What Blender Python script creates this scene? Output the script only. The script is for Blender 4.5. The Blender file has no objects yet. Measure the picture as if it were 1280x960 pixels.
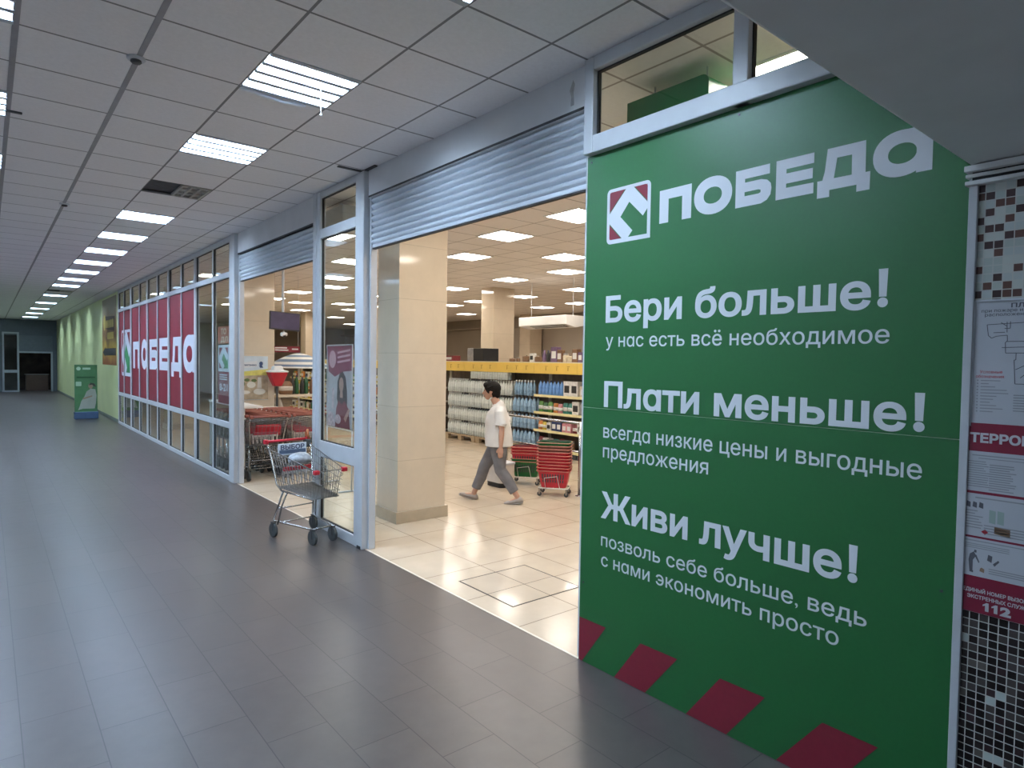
import bpy, bmesh, math, random
from mathutils import Vector, Matrix
from mathutils.geometry import tessellate_polygon
SC = bpy.context.scene
COL = SC.collection
R = math.radians
rnd = random.Random(7)

# ------------------------------------------------------------------ camera, world, exposure
CAM_H = 1.868
def make_camera():
    yaw, pitch, roll = R(39.4455), R(-1.90995), R(.8538)
    cy, sy, cp, sp = math.cos(yaw), math.sin(yaw), math.cos(pitch), math.sin(pitch)
    fwd = Vector((sy*cp, cy*cp, sp)); right = Vector((cy, -sy, 0)); up = right.cross(fwd)
    r2 = math.cos(roll)*right + math.sin(roll)*up
    u2 = -math.sin(roll)*right + math.cos(roll)*up
    cd = bpy.data.cameras.new('camera'); co = bpy.data.objects.new('camera', cd); COL.objects.link(co)
    m = Matrix((r2, u2, -fwd)).transposed().to_4x4(); m.translation = (0, 0, CAM_H)
    co.matrix_world = m
    cd.sensor_width = 36; cd.lens = 798.9*36/1280; cd.clip_start = .02; cd.clip_end = 200
    SC.camera = co
make_camera()
wd = bpy.data.worlds.new('world'); SC.world = wd; wd.use_nodes = True
wd.node_tree.nodes['Background'].inputs[0].default_value = (.5, .55, .65, 1)
wd.node_tree.nodes['Background'].inputs[1].default_value = .05
SC.view_settings.view_transform = 'Standard'; SC.view_settings.look = 'None'
SC.view_settings.exposure = 0.42; SC.view_settings.gamma = 1; SC.view_settings.use_curve_mapping = False
SC.cycles.use_denoising = True
SC.cycles.max_bounces = 10; SC.cycles.diffuse_bounces = 5; SC.cycles.glossy_bounces = 4
SC.cycles.transmission_bounces = 8; SC.cycles.transparent_max_bounces = 24
SC.cycles.sample_clamp_indirect = 6
L_HALL = 92      # radiance of the hall's tubes
L_SHOP = 19.0     # radiance of the shop's panels
HALL_COL = (.60, .78, 1.0); SHOP_COL = (1.0, .91, .80)

XE, HC = 2.88, 3.716          # plane of the shop front, ceiling height

# ------------------------------------------------------------------ materials
def mat(name, col, rough=.5, metal=0, spec=.5, var=.06, scale=8, emit=None, coat=0, alpha=1, bump=0):
    m = bpy.data.materials.new(name); m.use_nodes = True
    nt = m.node_tree; b = nt.nodes['Principled BSDF']
    b.inputs['Roughness'].default_value = rough; b.inputs['Metallic'].default_value = metal
    b.inputs['Specular IOR Level'].default_value = spec
    b.inputs['Coat Weight'].default_value = coat
    b.inputs['Alpha'].default_value = alpha
    c = tuple(col)+(1,)
    if var > 0:
        tc = nt.nodes.new('ShaderNodeTexCoord'); nz = nt.nodes.new('ShaderNodeTexNoise')
        nz.inputs['Scale'].default_value = scale; nz.inputs['Detail'].default_value = 3
        rp = nt.nodes.new('ShaderNodeValToRGB')
        rp.color_ramp.elements[0].position = .3; rp.color_ramp.elements[1].position = .7
        rp.color_ramp.elements[0].color = tuple(x*(1-var) for x in col)+(1,)
        rp.color_ramp.elements[1].color = tuple(min(1, x*(1+var)) for x in col)+(1,)
        nt.links.new(tc.outputs['Object'], nz.inputs['Vector']); nt.links.new(nz.outputs[0], rp.inputs[0])
        nt.links.new(rp.outputs[0], b.inputs['Base Color'])
        if bump:
            bp = nt.nodes.new('ShaderNodeBump'); bp.inputs['Strength'].default_value = bump
            nt.links.new(nz.outputs[0], bp.inputs['Height']); nt.links.new(bp.outputs[0], b.inputs['Normal'])
    else:
        b.inputs['Base Color'].default_value = c
    if emit:
        b.inputs['Emission Color'].default_value = tuple(emit[:3])+(1,)
        b.inputs['Emission Strength'].default_value = emit[3]
    return m

def emission(name, col, s):
    m = bpy.data.materials.new(name); m.use_nodes = True; nt = m.node_tree
    nt.nodes.remove(nt.nodes['Principled BSDF'])
    e = nt.nodes.new('ShaderNodeEmission'); e.inputs[0].default_value = tuple(col)+(1,); e.inputs[1].default_value = s
    nt.links.new(e.outputs[0], nt.nodes['Material Output'].inputs[0])
    return m

def glass_mat(name, tint=(.93, .97, .96), ior=1.45, rough=.0):
    m = bpy.data.materials.new(name); m.use_nodes = True; nt = m.node_tree
    nt.nodes.remove(nt.nodes['Principled BSDF'])
    t = nt.nodes.new('ShaderNodeBsdfTransparent'); t.inputs[0].default_value = tuple(tint)+(1,)
    g = nt.nodes.new('ShaderNodeBsdfGlossy'); g.inputs['Roughness'].default_value = rough
    lw = nt.nodes.new('ShaderNodeLayerWeight'); lw.inputs[0].default_value = .5
    pw = nt.nodes.new('ShaderNodeMath'); pw.operation = 'POWER'; pw.inputs[1].default_value = 5; nt.links.new(lw.outputs['Facing'], pw.inputs[0])
    f = nt.nodes.new('ShaderNodeMath'); f.operation = 'MULTIPLY_ADD'; f.inputs[1].default_value = .9; f.inputs[2].default_value = ((ior-1)/(ior+1))**2
    nt.links.new(pw.outputs[0], f.inputs[0])
    mx = nt.nodes.new('ShaderNodeMixShader')
    nt.links.new(f.outputs[0], mx.inputs[0]); nt.links.new(t.outputs[0], mx.inputs[1]); nt.links.new(g.outputs[0], mx.inputs[2])
    nt.links.new(mx.outputs[0], nt.nodes['Material Output'].inputs[0])
    return m

def tile_mat(name, c1, c2, grout, bw, rh, off, origin, swap=False, mortar=.006, rough=.35, rough_var=.1, spec=.5,
             noise_scale=3, noise_amt=.12, grout_smooth=.1, bump=.0, fine=0.0):
    """tiles in object (=world) space; brick texture, optionally with its long side along Y"""
    m = bpy.data.materials.new(name); m.use_nodes = True; nt = m.node_tree; N = nt.nodes.new; L = nt.links.new
    b = nt.nodes['Principled BSDF']; b.inputs['Specular IOR Level'].default_value = spec
    tc = N('ShaderNodeTexCoord'); sp = N('ShaderNodeSeparateXYZ'); L(tc.outputs['Object'], sp.inputs[0])
    cb = N('ShaderNodeCombineXYZ')
    def shift(o, v):
        a = N('ShaderNodeMath'); a.operation = 'SUBTRACT'; a.inputs[1].default_value = v; L(o, a.inputs[0]); return a.outputs[0]
    ax, ay = (sp.outputs[1], sp.outputs[0]) if swap else (sp.outputs[0], sp.outputs[1])
    L(shift(ax, origin[0]), cb.inputs[0]); L(shift(ay, origin[1]), cb.inputs[1])
    br = N('ShaderNodeTexBrick'); br.offset = off; br.offset_frequency = 2; br.squash = 1
    br.inputs['Scale'].default_value = 1; br.inputs['Brick Width'].default_value = bw; br.inputs['Row Height'].default_value = rh
    br.inputs['Mortar Size'].default_value = mortar; br.inputs['Mortar Smooth'].default_value = grout_smooth
    br.inputs['Color1'].default_value = tuple(c1)+(1,); br.inputs['Color2'].default_value = tuple(c2)+(1,)
    br.inputs['Mortar'].default_value = tuple(grout)+(1,)
    L(cb.outputs[0], br.inputs['Vector'])
    nz = N('ShaderNodeTexNoise'); nz.inputs['Scale'].default_value = noise_scale; nz.inputs['Detail'].default_value = 6
    nz.inputs['Roughness'].default_value = .65
    L(tc.outputs['Object'], nz.inputs['Vector'])
    mr = N('ShaderNodeMapRange'); mr.inputs[3].default_value = 1-noise_amt; mr.inputs[4].default_value = 1+noise_amt
    mr.inputs[1].default_value = .3; mr.inputs[2].default_value = .7
    L(nz.outputs[0], mr.inputs[0])
    mx = N('ShaderNodeVectorMath'); mx.operation = 'SCALE'; L(br.outputs['Color'], mx.inputs[0]); L(mr.outputs[0], mx.inputs['Scale'])
    L(mx.outputs[0], b.inputs['Base Color'])
    r2 = N('ShaderNodeMapRange'); r2.inputs[3].default_value = rough-rough_var; r2.inputs[4].default_value = rough+rough_var
    r2.inputs[1].default_value = .3; r2.inputs[2].default_value = .7
    L(nz.outputs[0], r2.inputs[0]); L(r2.outputs[0], b.inputs['Roughness'])
    if bump:
        bp = N('ShaderNodeBump'); bp.inputs['Strength'].default_value = bump; bp.inputs['Distance'].default_value = .002
        bp.invert = True; L(br.outputs['Fac'], bp.inputs['Height']); L(bp.outputs[0], b.inputs['Normal'])
    return m

def mosaic_mat():
    """small square glass mosaic: pale with brown above, nearly black with a few pale chips below"""
    P = .0303
    m = bpy.data.materials.new('glass mosaic'); m.use_nodes = True; nt = m.node_tree; N = nt.nodes.new; L = nt.links.new
    b = nt.nodes['Principled BSDF']; b.inputs['Roughness'].default_value = .3
    tc = N('ShaderNodeTexCoord'); sp = N('ShaderNodeSeparateXYZ'); L(tc.outputs['Object'], sp.inputs[0])
    def M(op, a, v=None, v2=None):
        n = N('ShaderNodeMath'); n.operation = op
        for i, q in enumerate((a, v, v2)):
            if q is None: continue
            if isinstance(q, (int, float)): n.inputs[i].default_value = q
            else: L(q, n.inputs[i])
        return n.outputs[0]
    y = M('DIVIDE', M('SUBTRACT', sp.outputs[1], .741), P); z = M('DIVIDE', M('SUBTRACT', sp.outputs[2], .497), P)
    cb = N('ShaderNodeCombineXYZ'); L(M('FLOOR', y), cb.inputs[0]); L(M('FLOOR', z), cb.inputs[1])
    wn = N('ShaderNodeTexWhiteNoise'); L(cb.outputs[0], wn.inputs['Vector'])
    hi = N('ShaderNodeValToRGB'); hi.color_ramp.interpolation = 'CONSTANT'
    def ramp(r, st):
        e = r.color_ramp.elements
        while len(e) < len(st): e.new(.5)
        for i, (p, c) in enumerate(st): e[i].position = p; e[i].color = tuple(c)+(1,)
    ramp(hi, [(0, (.42, .46, .43)), (.3, (.52, .55, .51)), (.55, (.46, .50, .49)), (.7, (.11, .055, .045)), (.9, (.055, .03, .03))])
    lo = N('ShaderNodeValToRGB'); lo.color_ramp.interpolation = 'CONSTANT'
    ramp(lo, [(0, (.010, .006, .006)), (.42, (.02, .014, .014)), (.62, (.06, .05, .047)), (.78, (.035, .02, .022)), (.90, (.10, .09, .08)), (.955, (.44, .5, .48))])
    L(wn.outputs[0], hi.inputs[0]); L(wn.outputs[0], lo.inputs[0])
    sel = M('GREATER_THAN', sp.outputs[2], 1.5)
    mx = N('ShaderNodeMix'); mx.data_type = 'RGBA'; L(sel, mx.inputs[0]); L(lo.outputs[0], mx.inputs[6]); L(hi.outputs[0], mx.inputs[7])
    g = .055
    fy = M('FRACT', y); fz = M('FRACT', z)
    inside = M('MULTIPLY', M('MULTIPLY', M('GREATER_THAN', fy, g), M('LESS_THAN', fy, 1-g)), M('MULTIPLY', M('GREATER_THAN', fz, g), M('LESS_THAN', fz, 1-g)))
    m2 = N('ShaderNodeMix'); m2.data_type = 'RGBA'; L(inside, m2.inputs[0]); m2.inputs[6].default_value = (.5, .5, .46, 1); L(mx.outputs[2], m2.inputs[7])
    L(m2.outputs[2], b.inputs['Base Color'])
    r = N('ShaderNodeMapRange'); r.inputs[3].default_value = .75; r.inputs[4].default_value = .22; L(inside, r.inputs[0]); L(r.outputs[0], b.inputs['Roughness'])
    return m

# ------------------------------------------------------------------ mesh builder
class MB:
    def __init__(s): s.v, s.f, s.m = [], [], []
    def add(s, vs, fs, mi=0):
        o = len(s.v); s.v += [tuple(v) for v in vs]
        s.f += [tuple(i+o for i in f) for f in fs]; s.m += [mi]*len(fs); return s
    def box(s, a, b, mi=0):
        x0, x1 = sorted((a[0], b[0])); y0, y1 = sorted((a[1], b[1])); z0, z1 = sorted((a[2], b[2]))
        return s.add([(x0,y0,z0),(x1,y0,z0),(x1,y1,z0),(x0,y1,z0),(x0,y0,z1),(x1,y0,z1),(x1,y1,z1),(x0,y1,z1)],
                     [(3,2,1,0),(4,5,6,7),(0,1,5,4),(1,2,6,5),(2,3,7,6),(3,0,4,7)], mi)
    def ring_loft(s, rings, closed=False, caps=True, mi=0):
        n = len(rings[0]); vs = [p for r in rings for p in r]; fs = []
        k = len(rings)
        for i in range(k if closed else k-1):
            a, b = i*n, ((i+1) % k)*n
            for j in range(n):
                j2 = (j+1) % n
                fs.append((a+j, a+j2, b+j2, b+j))
        if caps and not closed:
            fs.append(tuple(range(n))[::-1]); fs.append(tuple((k-1)*n+j for j in range(n)))
        return s.add(vs, fs, mi)
    def tube(s, pts, r, n=6, closed=False, mi=0):
        pts = [Vector(p) for p in pts]; k = len(pts); rings = []
        rs = r if isinstance(r, (list, tuple)) else [r]*k
        prev = None
        for i, p in enumerate(pts):
            if closed: t = (pts[(i+1) % k]-pts[i-1])
            else: t = (pts[min(i+1, k-1)]-pts[max(i-1, 0)])
            t.normalize()
            if prev is None:
                a = t.orthogonal().normalized()
            else:
                a = prev-t*prev.dot(t)
                a = a.normalized() if a.length > 1e-6 else t.orthogonal().normalized()
            prev = a; b = t.cross(a)
            rings.append([p+(a*math.cos(2*math.pi*j/n+.4)+b*math.sin(2*math.pi*j/n+.4))*rs[i] for j in range(n)])
        return s.ring_loft(rings, closed, True, mi)
    def cyl(s, p0, p1, r0, r1=None, n=12, mi=0):
        return s.tube([p0, p1], [r0, r0 if r1 is None else r1], n, False, mi)
    def lathe(s, prof, c=(0,0,0), n=14, mi=0):
        c = Vector(c); rings = [[c+Vector((r*math.cos(2*math.pi*j/n), r*math.sin(2*math.pi*j/n), z)) for j in range(n)] for r, z in prof]
        return s.ring_loft(rings, False, True, mi)
    def loft(s, secs, side=(0,1,0), n=12, mi=0, sq=1.0):
        """secs: (centre, radius along side, radius across) -> elliptic tube"""
        side = Vector(side); P = [Vector(q[0]) for q in secs]; k = len(P); rings = []
        for i, q in enumerate(secs):
            t = (P[min(i+1, k-1)]-P[max(i-1, 0)]).normalized()
            a = (side-t*side.dot(t)).normalized(); b = t.cross(a)
            ring = []
            for j in range(n):
                an = 2*math.pi*j/n; ca, sa = math.cos(an), math.sin(an)
                if sq != 1: ca = math.copysign(abs(ca)**sq, ca); sa = math.copysign(abs(sa)**sq, sa)
                ring.append(P[i]+a*ca*q[1]+b*sa*q[2])
            rings.append(ring)
        return s.ring_loft(rings, False, True, mi)
    def ball(s, c, r, n=10, mi=0, rz=None, ry=None):
        c = Vector(c); rz = rz or r; ry = ry or r; rings = []
        for i in range(1, n):
            a = math.pi*i/n
            rings.append([c+Vector((r*math.sin(a)*math.cos(2*math.pi*j/n), ry*math.sin(a)*math.sin(2*math.pi*j/n), -rz*math.cos(a))) for j in range(n)])
        return s.ring_loft(rings, False, True, mi)
    def prism(s, poly, fn, d0, d1, mi=0):
        """poly in 2D; fn(u, v, d) -> 3D; solid between depths d0 and d1"""
        n = len(poly); tri = tessellate_polygon([[Vector((p[0], p[1], 0)) for p in poly]])
        vs = [fn(p[0], p[1], d1) for p in poly]+[fn(p[0], p[1], d0) for p in poly]
        fs = [tuple(t) for t in tri]+[tuple(i+n for i in t[::-1]) for t in tri]
        fs += [(i, (i+1) % n, (i+1) % n+n, i+n) for i in range(n)]
        return s.add(vs, fs, mi)
    def build(s, name, mats, parent=None, smooth=False, bevel=0, seg=2, data_only=False):
        me = bpy.data.meshes.new(name); me.from_pydata(s.v, [], s.f); me.update()
        if not isinstance(mats, (list, tuple)): mats = [mats]
        for m in mats: me.materials.append(m)
        me.polygons.foreach_set('material_index', s.m)
        bm = bmesh.new(); bm.from_mesh(me); bmesh.ops.recalc_face_normals(bm, faces=bm.faces); bm.to_mesh(me); bm.free()
        if smooth: me.polygons.foreach_set('use_smooth', [True]*len(me.polygons))
        o = bpy.data.objects.new(name, me); COL.objects.link(o)
        if parent: o.parent = parent
        if bevel:
            b = o.modifiers.new('bevel', 'BEVEL'); b.width = bevel; b.segments = seg; b.limit_method = 'ANGLE'; b.angle_limit = R(40)
        return o

def tag(o, label=None, cat=None, group=None, kind=None):
    if label: o['label'] = label
    if cat: o['category'] = cat
    if group: o['group'] = group
    if kind: o['kind'] = kind
    return o
def empty(name, loc=(0,0,0), rz=0, label=None, cat=None, group=None):
    o = bpy.data.objects.new(name, None); COL.objects.link(o); o.location = loc; o.rotation_euler[2] = rz
    o.empty_display_size = .1
    return tag(o, label, cat, group)
def struct(o): o['kind'] = 'structure'; return o
def copy_tree(o, parent=None):
    c = o.copy(); COL.objects.link(c)
    if parent: c.parent = parent
    for ch in list(o.children): copy_tree(ch, c)
    return c
ORD = ['zeroth','first','second','third','fourth','fifth','sixth','seventh','eighth','ninth','tenth','eleventh','twelfth','thirteenth','fourteenth','fifteenth',
       'sixteenth','seventeenth','eighteenth','nineteenth','twentieth','twenty-first','twenty-second','twenty-third','twenty-fourth','twenty-fifth']

# ------------------------------------------------------------------ lettering (outlines of the built-in face, filled contour by contour)
_gl = {}
def contours(body):
    if body in _gl: return _gl[body]
    c = bpy.data.curves.new('lettering', 'FONT'); c.body = body; c.size = 1
    o = bpy.data.objects.new('lettering', c); COL.objects.link(o)
    dg = bpy.context.evaluated_depsgraph_get()
    cu = o.to_curve(dg); out = []
    for sp in cu.splines:
        pts = []
        if sp.type == 'BEZIER':
            bp = sp.bezier_points; n = len(bp)
            for i in range(n):
                a, b = bp[i], bp[(i+1) % n]
                p0, p1, p2, p3 = a.co.xy, a.handle_right.xy, b.handle_left.xy, b.co.xy
                d = p3-p0; straight = abs(d.cross(p1-p0)) < 1e-5 and abs(d.cross(p2-p0)) < 1e-5
                K = 1 if straight else 5
                for k in range(K):
                    t = k/K; q = 1-t
                    pts.append(q**3*p0+3*q*q*t*p1+3*q*t*t*p2+t**3*p3)
        else:
            pts = [Vector((p.co[0], p.co[1])) for p in sp.points]
        cl = []
        for p in pts:
            if not cl or (p-cl[-1]).length > 1e-5: cl.append(p)
        if len(cl) > 1 and (cl[0]-cl[-1]).length < 1e-5: cl.pop()
        if len(cl) > 2: out.append(cl)
    o.to_curve_clear(); bpy.data.objects.remove(o)
    _gl[body] = out
    return out
def area(c): return .5*sum(c[i-1].cross(c[i]) for i in range(len(c)))
def grow(c, d):
    n = len(c); out = []
    for i in range(n):
        e0 = (c[i]-c[i-1]).normalized(); e1 = (c[(i+1) % n]-c[i]).normalized()
        n0 = Vector((e0.y, -e0.x)); n1 = Vector((e1.y, -e1.x)); m = n0+n1
        l = m.length
        if l < .3: out.append(c[i]+n1*d); continue
        m /= l; k = max(.4, m.dot(n0)); out.append(c[i]+m*(d/k))
    return out
def fill_nonzero(cs):
    """trapezoids covering the non-zero winding area of overlapping contours"""
    E = [(c[i-1], c[i]) for c in cs for i in range(len(c)) if abs(c[i-1].y-c[i].y) > 1e-7]
    ys = {round(p.y, 6) for c in cs for p in c}
    for i in range(len(E)):
        a, b = E[i]; r = b-a
        for j in range(i+1, len(E)):
            c, d = E[j]
            if max(a.x, b.x) < min(c.x, d.x) or max(c.x, d.x) < min(a.x, b.x) or max(a.y, b.y) < min(c.y, d.y) or max(c.y, d.y) < min(a.y, b.y): continue
            q = d-c; den = r.cross(q)
            if abs(den) < 1e-12: continue
            t = (c-a).cross(q)/den; u = (c-a).cross(r)/den
            if 1e-6 < t < 1-1e-6 and 1e-6 < u < 1-1e-6: ys.add(round(a.y+r.y*t, 6))
    ys = sorted(ys); out = []
    for y0, y1 in zip(ys, ys[1:]):
        if y1-y0 < 2e-6: continue
        ym = (y0+y1)/2; X = []
        for a, b in E:
            if (a.y < ym) != (b.y < ym):
                f = lambda y: a.x+(b.x-a.x)*(y-a.y)/(b.y-a.y)
                X.append((f(ym), f(y0), f(y1), 1 if b.y > a.y else -1))
        X.sort(); w = 0
        for k, e in enumerate(X):
            if w == 0: s0 = e
            w += e[3]
            if w == 0: out.append([(s0[1], y0), (e[1], y0), (e[2], y1), (s0[2], y1)])
    return out
_tp = {}
def text_polys(body, bold=0):
    if (body, bold) in _tp: return _tp[(body, bold)]
    cs = contours(body); big = max(cs, key=lambda c: abs(area(c))); sg = 1 if area(big) > 0 else -1
    cs = [grow(c if sg > 0 else c[::-1], bold) for c in cs]
    # glyph clusters: contours whose horizontal spans overlap
    cs.sort(key=lambda c: min(p.x for p in c)); groups = []; hi = -1e9
    for c in cs:
        lo = min(p.x for p in c)
        if lo > hi: groups.append([])
        groups[-1].append(c); hi = max(hi, max(p.x for p in c))
    res = [q for g in groups for q in fill_nonzero(g)]
    _tp[(body, bold)] = res
    return res
def text_bounds(body, bold=0):
    P = [p for q in text_polys(body, bold) for p in q]
    return min(p[0] for p in P), max(p[0] for p in P), min(p[1] for p in P), max(p[1] for p in P)
def text_into(mb, body, u0, u1, zb, zt, ref, fn, bold=0, mi=0):
    """lettering whose ink spans u0..u1 with its baseline at zb and glyph `ref` reaching zt"""
    a, b, _, _ = text_bounds(body, bold); _, _, _, h = text_bounds(ref, bold)
    sx = (u1-u0)/(b-a); sz = (zt-zb)/h
    for q in text_polys(body, bold): mb.add([fn(u0+(x-a)*sx, zb+y*sz) for x, y in q], [(0, 1, 2, 3)], mi)
    return mb
# ------------------------------------------------------------------ shared materials
M = {}
M['pvc'] = mat('white pvc profile', (.52, .54, .565), .32, var=.03)
M['rail'] = mat('grey white aluminium rail', (.55, .58, .62), .38, var=.03)
M['gasket'] = mat('black rubber gasket', (.015, .015, .017), .6, var=.1)
M['glass'] = glass_mat('window glass')
M['slat'] = mat('pale grey painted slat', (.62, .66, .72), .3, var=.03, metal=.15)
M['plaster'] = mat('grey white plaster', (.64, .645, .66), .75, var=.05, scale=3)
M['soffit'] = mat('grey painted soffit', (.84, .84, .85), .85, var=.04, scale=4)
M['wallgrey'] = mat('light grey wall paint', (.74, .75, .76), .7, var=.04)
M['green_wall'] = mat('pale green gloss paint', (.66, .72, .36), .34, var=.05, scale=1.5)
M['base'] = mat('grey green skirting', (.16, .19, .15), .5, var=.1)
M['backwall'] = mat('beige brown shop wall', (.40, .35, .29), .8, var=.06, scale=1)
M['white'] = mat('white paint', (.78, .78, .77), .4, var=.02)
M['chrome'] = mat('chromed steel', (.46, .46, .46), .25, metal=1, var=.06)
M['zinc'] = mat('dull zinc wire', (.24, .235, .23), .42, metal=.85, var=.08)
M['black'] = mat('black plastic', (.018, .018, .02), .4, var=.1)
M['rubber'] = mat('dark grey rubber', (.05, .055, .055), .6, var=.1)
M['red'] = mat('red plastic', (.50, .018, .035), .35, var=.06)
M['dark'] = mat('dark grey steel', (.05, .052, .055), .5, var=.1)

M['hall_floor'] = tile_mat('dark grey porcelain planks', (.074, .062, .058), (.086, .072, .067), (.028, .024, .023), .617, .3065, .5, (2.477, .116),
                           swap=True, mortar=.0026, rough=.31, rough_var=.018, noise_scale=9, noise_amt=.10, bump=.08)
M['shop_floor'] = tile_mat('beige polished tile', (.53, .435, .33), (.56, .465, .355), (.25, .195, .145), .63, .63, 0, (2.86, 3.40),
                           mortar=.0045, rough=.15, rough_var=.03, spec=.14, noise_scale=2.5, noise_amt=.06)
M['hall_ceiling'] = tile_mat('white mineral ceiling tile', (.80, .80, .82), (.83, .83, .85), (.24, .24, .25), .6, .6, 0, (.144, 2.177),
                             mortar=.009, rough=.9, rough_var=.03, noise_scale=40, noise_amt=.04)
M['shop_ceiling'] = tile_mat('warm white ceiling tile', (.80, .76, .725), (.83, .79, .755), (.38, .34, .31), .6, .6, 0, (5.62, 5.82),
                             mortar=.010, rough=.9, rough_var=.03, noise_scale=40, noise_amt=.04)
M['pillar'] = tile_mat('cream polished wall tile', (.64, .545, .42), (.66, .56, .435), (.50, .42, .32), 3, .62, 0, (.1, .10),
                       mortar=.003, rough=.07, rough_var=.02, noise_scale=4, noise_amt=.04)

# pillar tiles run in z: rebuild the mapping so rows follow the height
def pillar_fix(m):
    nt = m.node_tree
    sp = [n for n in nt.nodes if n.type == 'SEPXYZ'][0]; cb = [n for n in nt.nodes if n.type == 'COMBXYZ'][0]
    ms = [n for n in nt.nodes if n.type == 'MATH']
    nt.links.new(sp.outputs[2], ms[1].inputs[0])
pillar_fix(M['pillar'])

# ------------------------------------------------------------------ floors, ceilings, walls
XL, YN, YF = -3.456, -4.0, 41.3
YMIN, YMAX, XB = -1.0, 36.0, 16.6
struct(MB().box((XL-.1, YN-.1, -.1), (XE, YF+2, 0)).build('floor', M['hall_floor']))
struct(MB().box((XE, YMIN, -.1), (XB, YMAX, 0)).build('floor', M['shop_floor']))
struct(MB().box((XE-.006, 2.80, -.001), (XE+.012, 10.0, .0025)).build('trim_1', mat('pale threshold strip', (.62, .55, .45), .35)))

LIT = [0, 3, 6, 12, 15, 18, 21, 24, 27, 30, 36, 42, 48, 54, 60]
OFF = [9, 33]
LEFT_LIT = [0, 3, 6, 9, 12, 15, 18, 21, 24, 27, 30, 36, 42, 48, 54, 60]
def row_y(j): return 2.177+.6*j
cm = MB()
def strip(x0, x1, holes):
    y = .79
    for j in sorted(holes):
        a = row_y(j)
        cm.box((x0, y, HC), (x1, a, HC+.02)); y = a+.6
    cm.box((x0, y, HC), (x1, YF+1, HC+.02))
strip(XL, -.456, []); strip(-.456, .144, LEFT_LIT); strip(.144, 1.344, []); strip(1.344, 1.944, LIT+OFF); strip(1.944, XE+.1, [])
struct(cm.build('ceiling', M['hall_ceiling']))
struct(MB().box((XL-.1, .79, HC+.16), (XB+.1, YF+2, HC+.2)).build('ceiling_slab', M['dark']))
for i, x in enumerate((.744, .144)):
    struct(MB().box((x-.016, .8, HC-.003), (x+.016, YF, HC+.004)).build('trim_%d' % (i+2), mat('grey ceiling runner', (.30, .30, .32), .5)))
so = MB()
for a, b_ in (((XL-.1, YN-.1), (XE+.02, -3.4)), ((XL-.1, -2.8), (XE+.02, .79)), ((XL-.1, -3.4), (-1.8, -2.8)), ((-1.2, -3.4), (XE+.02, -2.8))): so.box((a[0], a[1], 2.632), (b_[0], b_[1], 2.75))
so.box((XL-.1, .70, 2.64), (XE+.02, .788, HC+.2))
struct(so.build('ceiling_low', M['soffit'], bevel=.012))

sc = MB().box((XE+.10, YMIN, HC), (XB, YMAX, HC+.02)); struct(sc.build('ceiling_shop', M['shop_ceiling']))
struct(MB().box((XL-.1, YN, 0), (XL, YF+2, HC+.2)).build('wall_left', M['wallgrey']))
struct(MB().box((XL-.1, YN-.1, 0), (XE+.1, YN, HC)).build('wall_near', M['wallgrey']))
struct(MB().box((XB, YMIN-.1, 0), (XB+.1, YMAX+.1, HC+.1)).build('wall_back', M['backwall']))
struct(MB().box((XE+.1, YMIN-.1, 0), (XB+.1, YMIN, HC+.1)).build('wall_shop_right', M['backwall']))
struct(MB().box((XE+.1, YMAX, 0), (XB+.1, YMAX+.1, HC+.1)).build('wall_shop_left', M['backwall']))
struct(MB().box((XB-.25, YMIN, 3.28), (XB, YMAX, 3.36)).build('trim_4', M['backwall']))
# front wall: lintels over the openings, wall behind the big panel, mosaic wall, green wall
fw = MB()
fw.box((XE+.004, 2.80, 3.445), (XE+.10, 5.74, HC+.1)); fw.box((XE+.004, 6.99, 3.405), (XE+.10, 9.92, HC+.1))
fw.box((XE+.014, .765, 0), (XE+.10, 2.795, 3.14))
struct(fw.build('wall_front', M['plaster']))
struct(MB().box((XE, YN, 0), (XE+.10, .765, 3.9)).build('wall_mosaic', mosaic_mat()))
struct(MB().box((XE, 20.84, 0), (XE+.10, YF+1, HC+.1)).build('wall_green', M['green_wall']))
struct(MB().box((XE-.015, 20.9, 0), (XE+.02, YF, .09)).build('baseboard_green', M['base'], bevel=.003))
struct(MB().box((XE-.016, .762, 0), (XE+.006, .791, 2.60)).build('trim_5', M['pvc'], bevel=.003))
t6 = MB()
for z0, z1, d in ((2.604, 2.626, .05), (2.585, 2.598, .03), (2.556, 2.572, .035)): t6.box((XE-d, YN, z0), (XE+.01, .80, z1))
struct(t6.build('trim_6', M['white'], bevel=.003))
struct(MB().box((XE-.02, YN, 2.57), (XE+.01, .78, 2.604)).build('trim_7', M['gasket']))
# stain on the lintel by the panel
struct(MB().prism([(2.93,3.50),(2.96,3.50),(2.955,3.56),(2.97,3.60),(2.94,3.66),(2.925,3.63),(2.935,3.58)], lambda u,v,d: (XE+.0035-d,u,v), 0, .001).build('trim_8', mat('grey brown stain', (.34,.33,.32), .8, var=.2, scale=30)))

# pillars inside the shop
def pillar(x0, y0, x1, y1):
    p = struct(MB().box((x0, y0, 0), (x1, y1, HC+.01)).build('pillar', M['pillar'], bevel=.004))
    s = MB(); g = .028
    s.box((x0-g, y0-g, 0), (x1+g, y1+g, .135)); struct(s.build('skirting', mat('cream skirting tile', (.46, .385, .28), .3, var=.06), bevel=.004))
    return p
P1 = (3.625, 6.445, 4.275, 6.95)
pillar(*P1); pillar(3.62, 12.4, 4.28, 12.9); pillar(9.62, 12.45, 10.28, 12.95); pillar(9.62, 6.45, 10.28, 6.95); pillar(9.62, 18.4, 10.28, 18.9)
pillar(3.62, 18.4, 4.28, 18.9); pillar(9.62, 24.4, 10.28, 24.9); pillar(15.9, 18.3, 16.5, 18.9)

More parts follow.
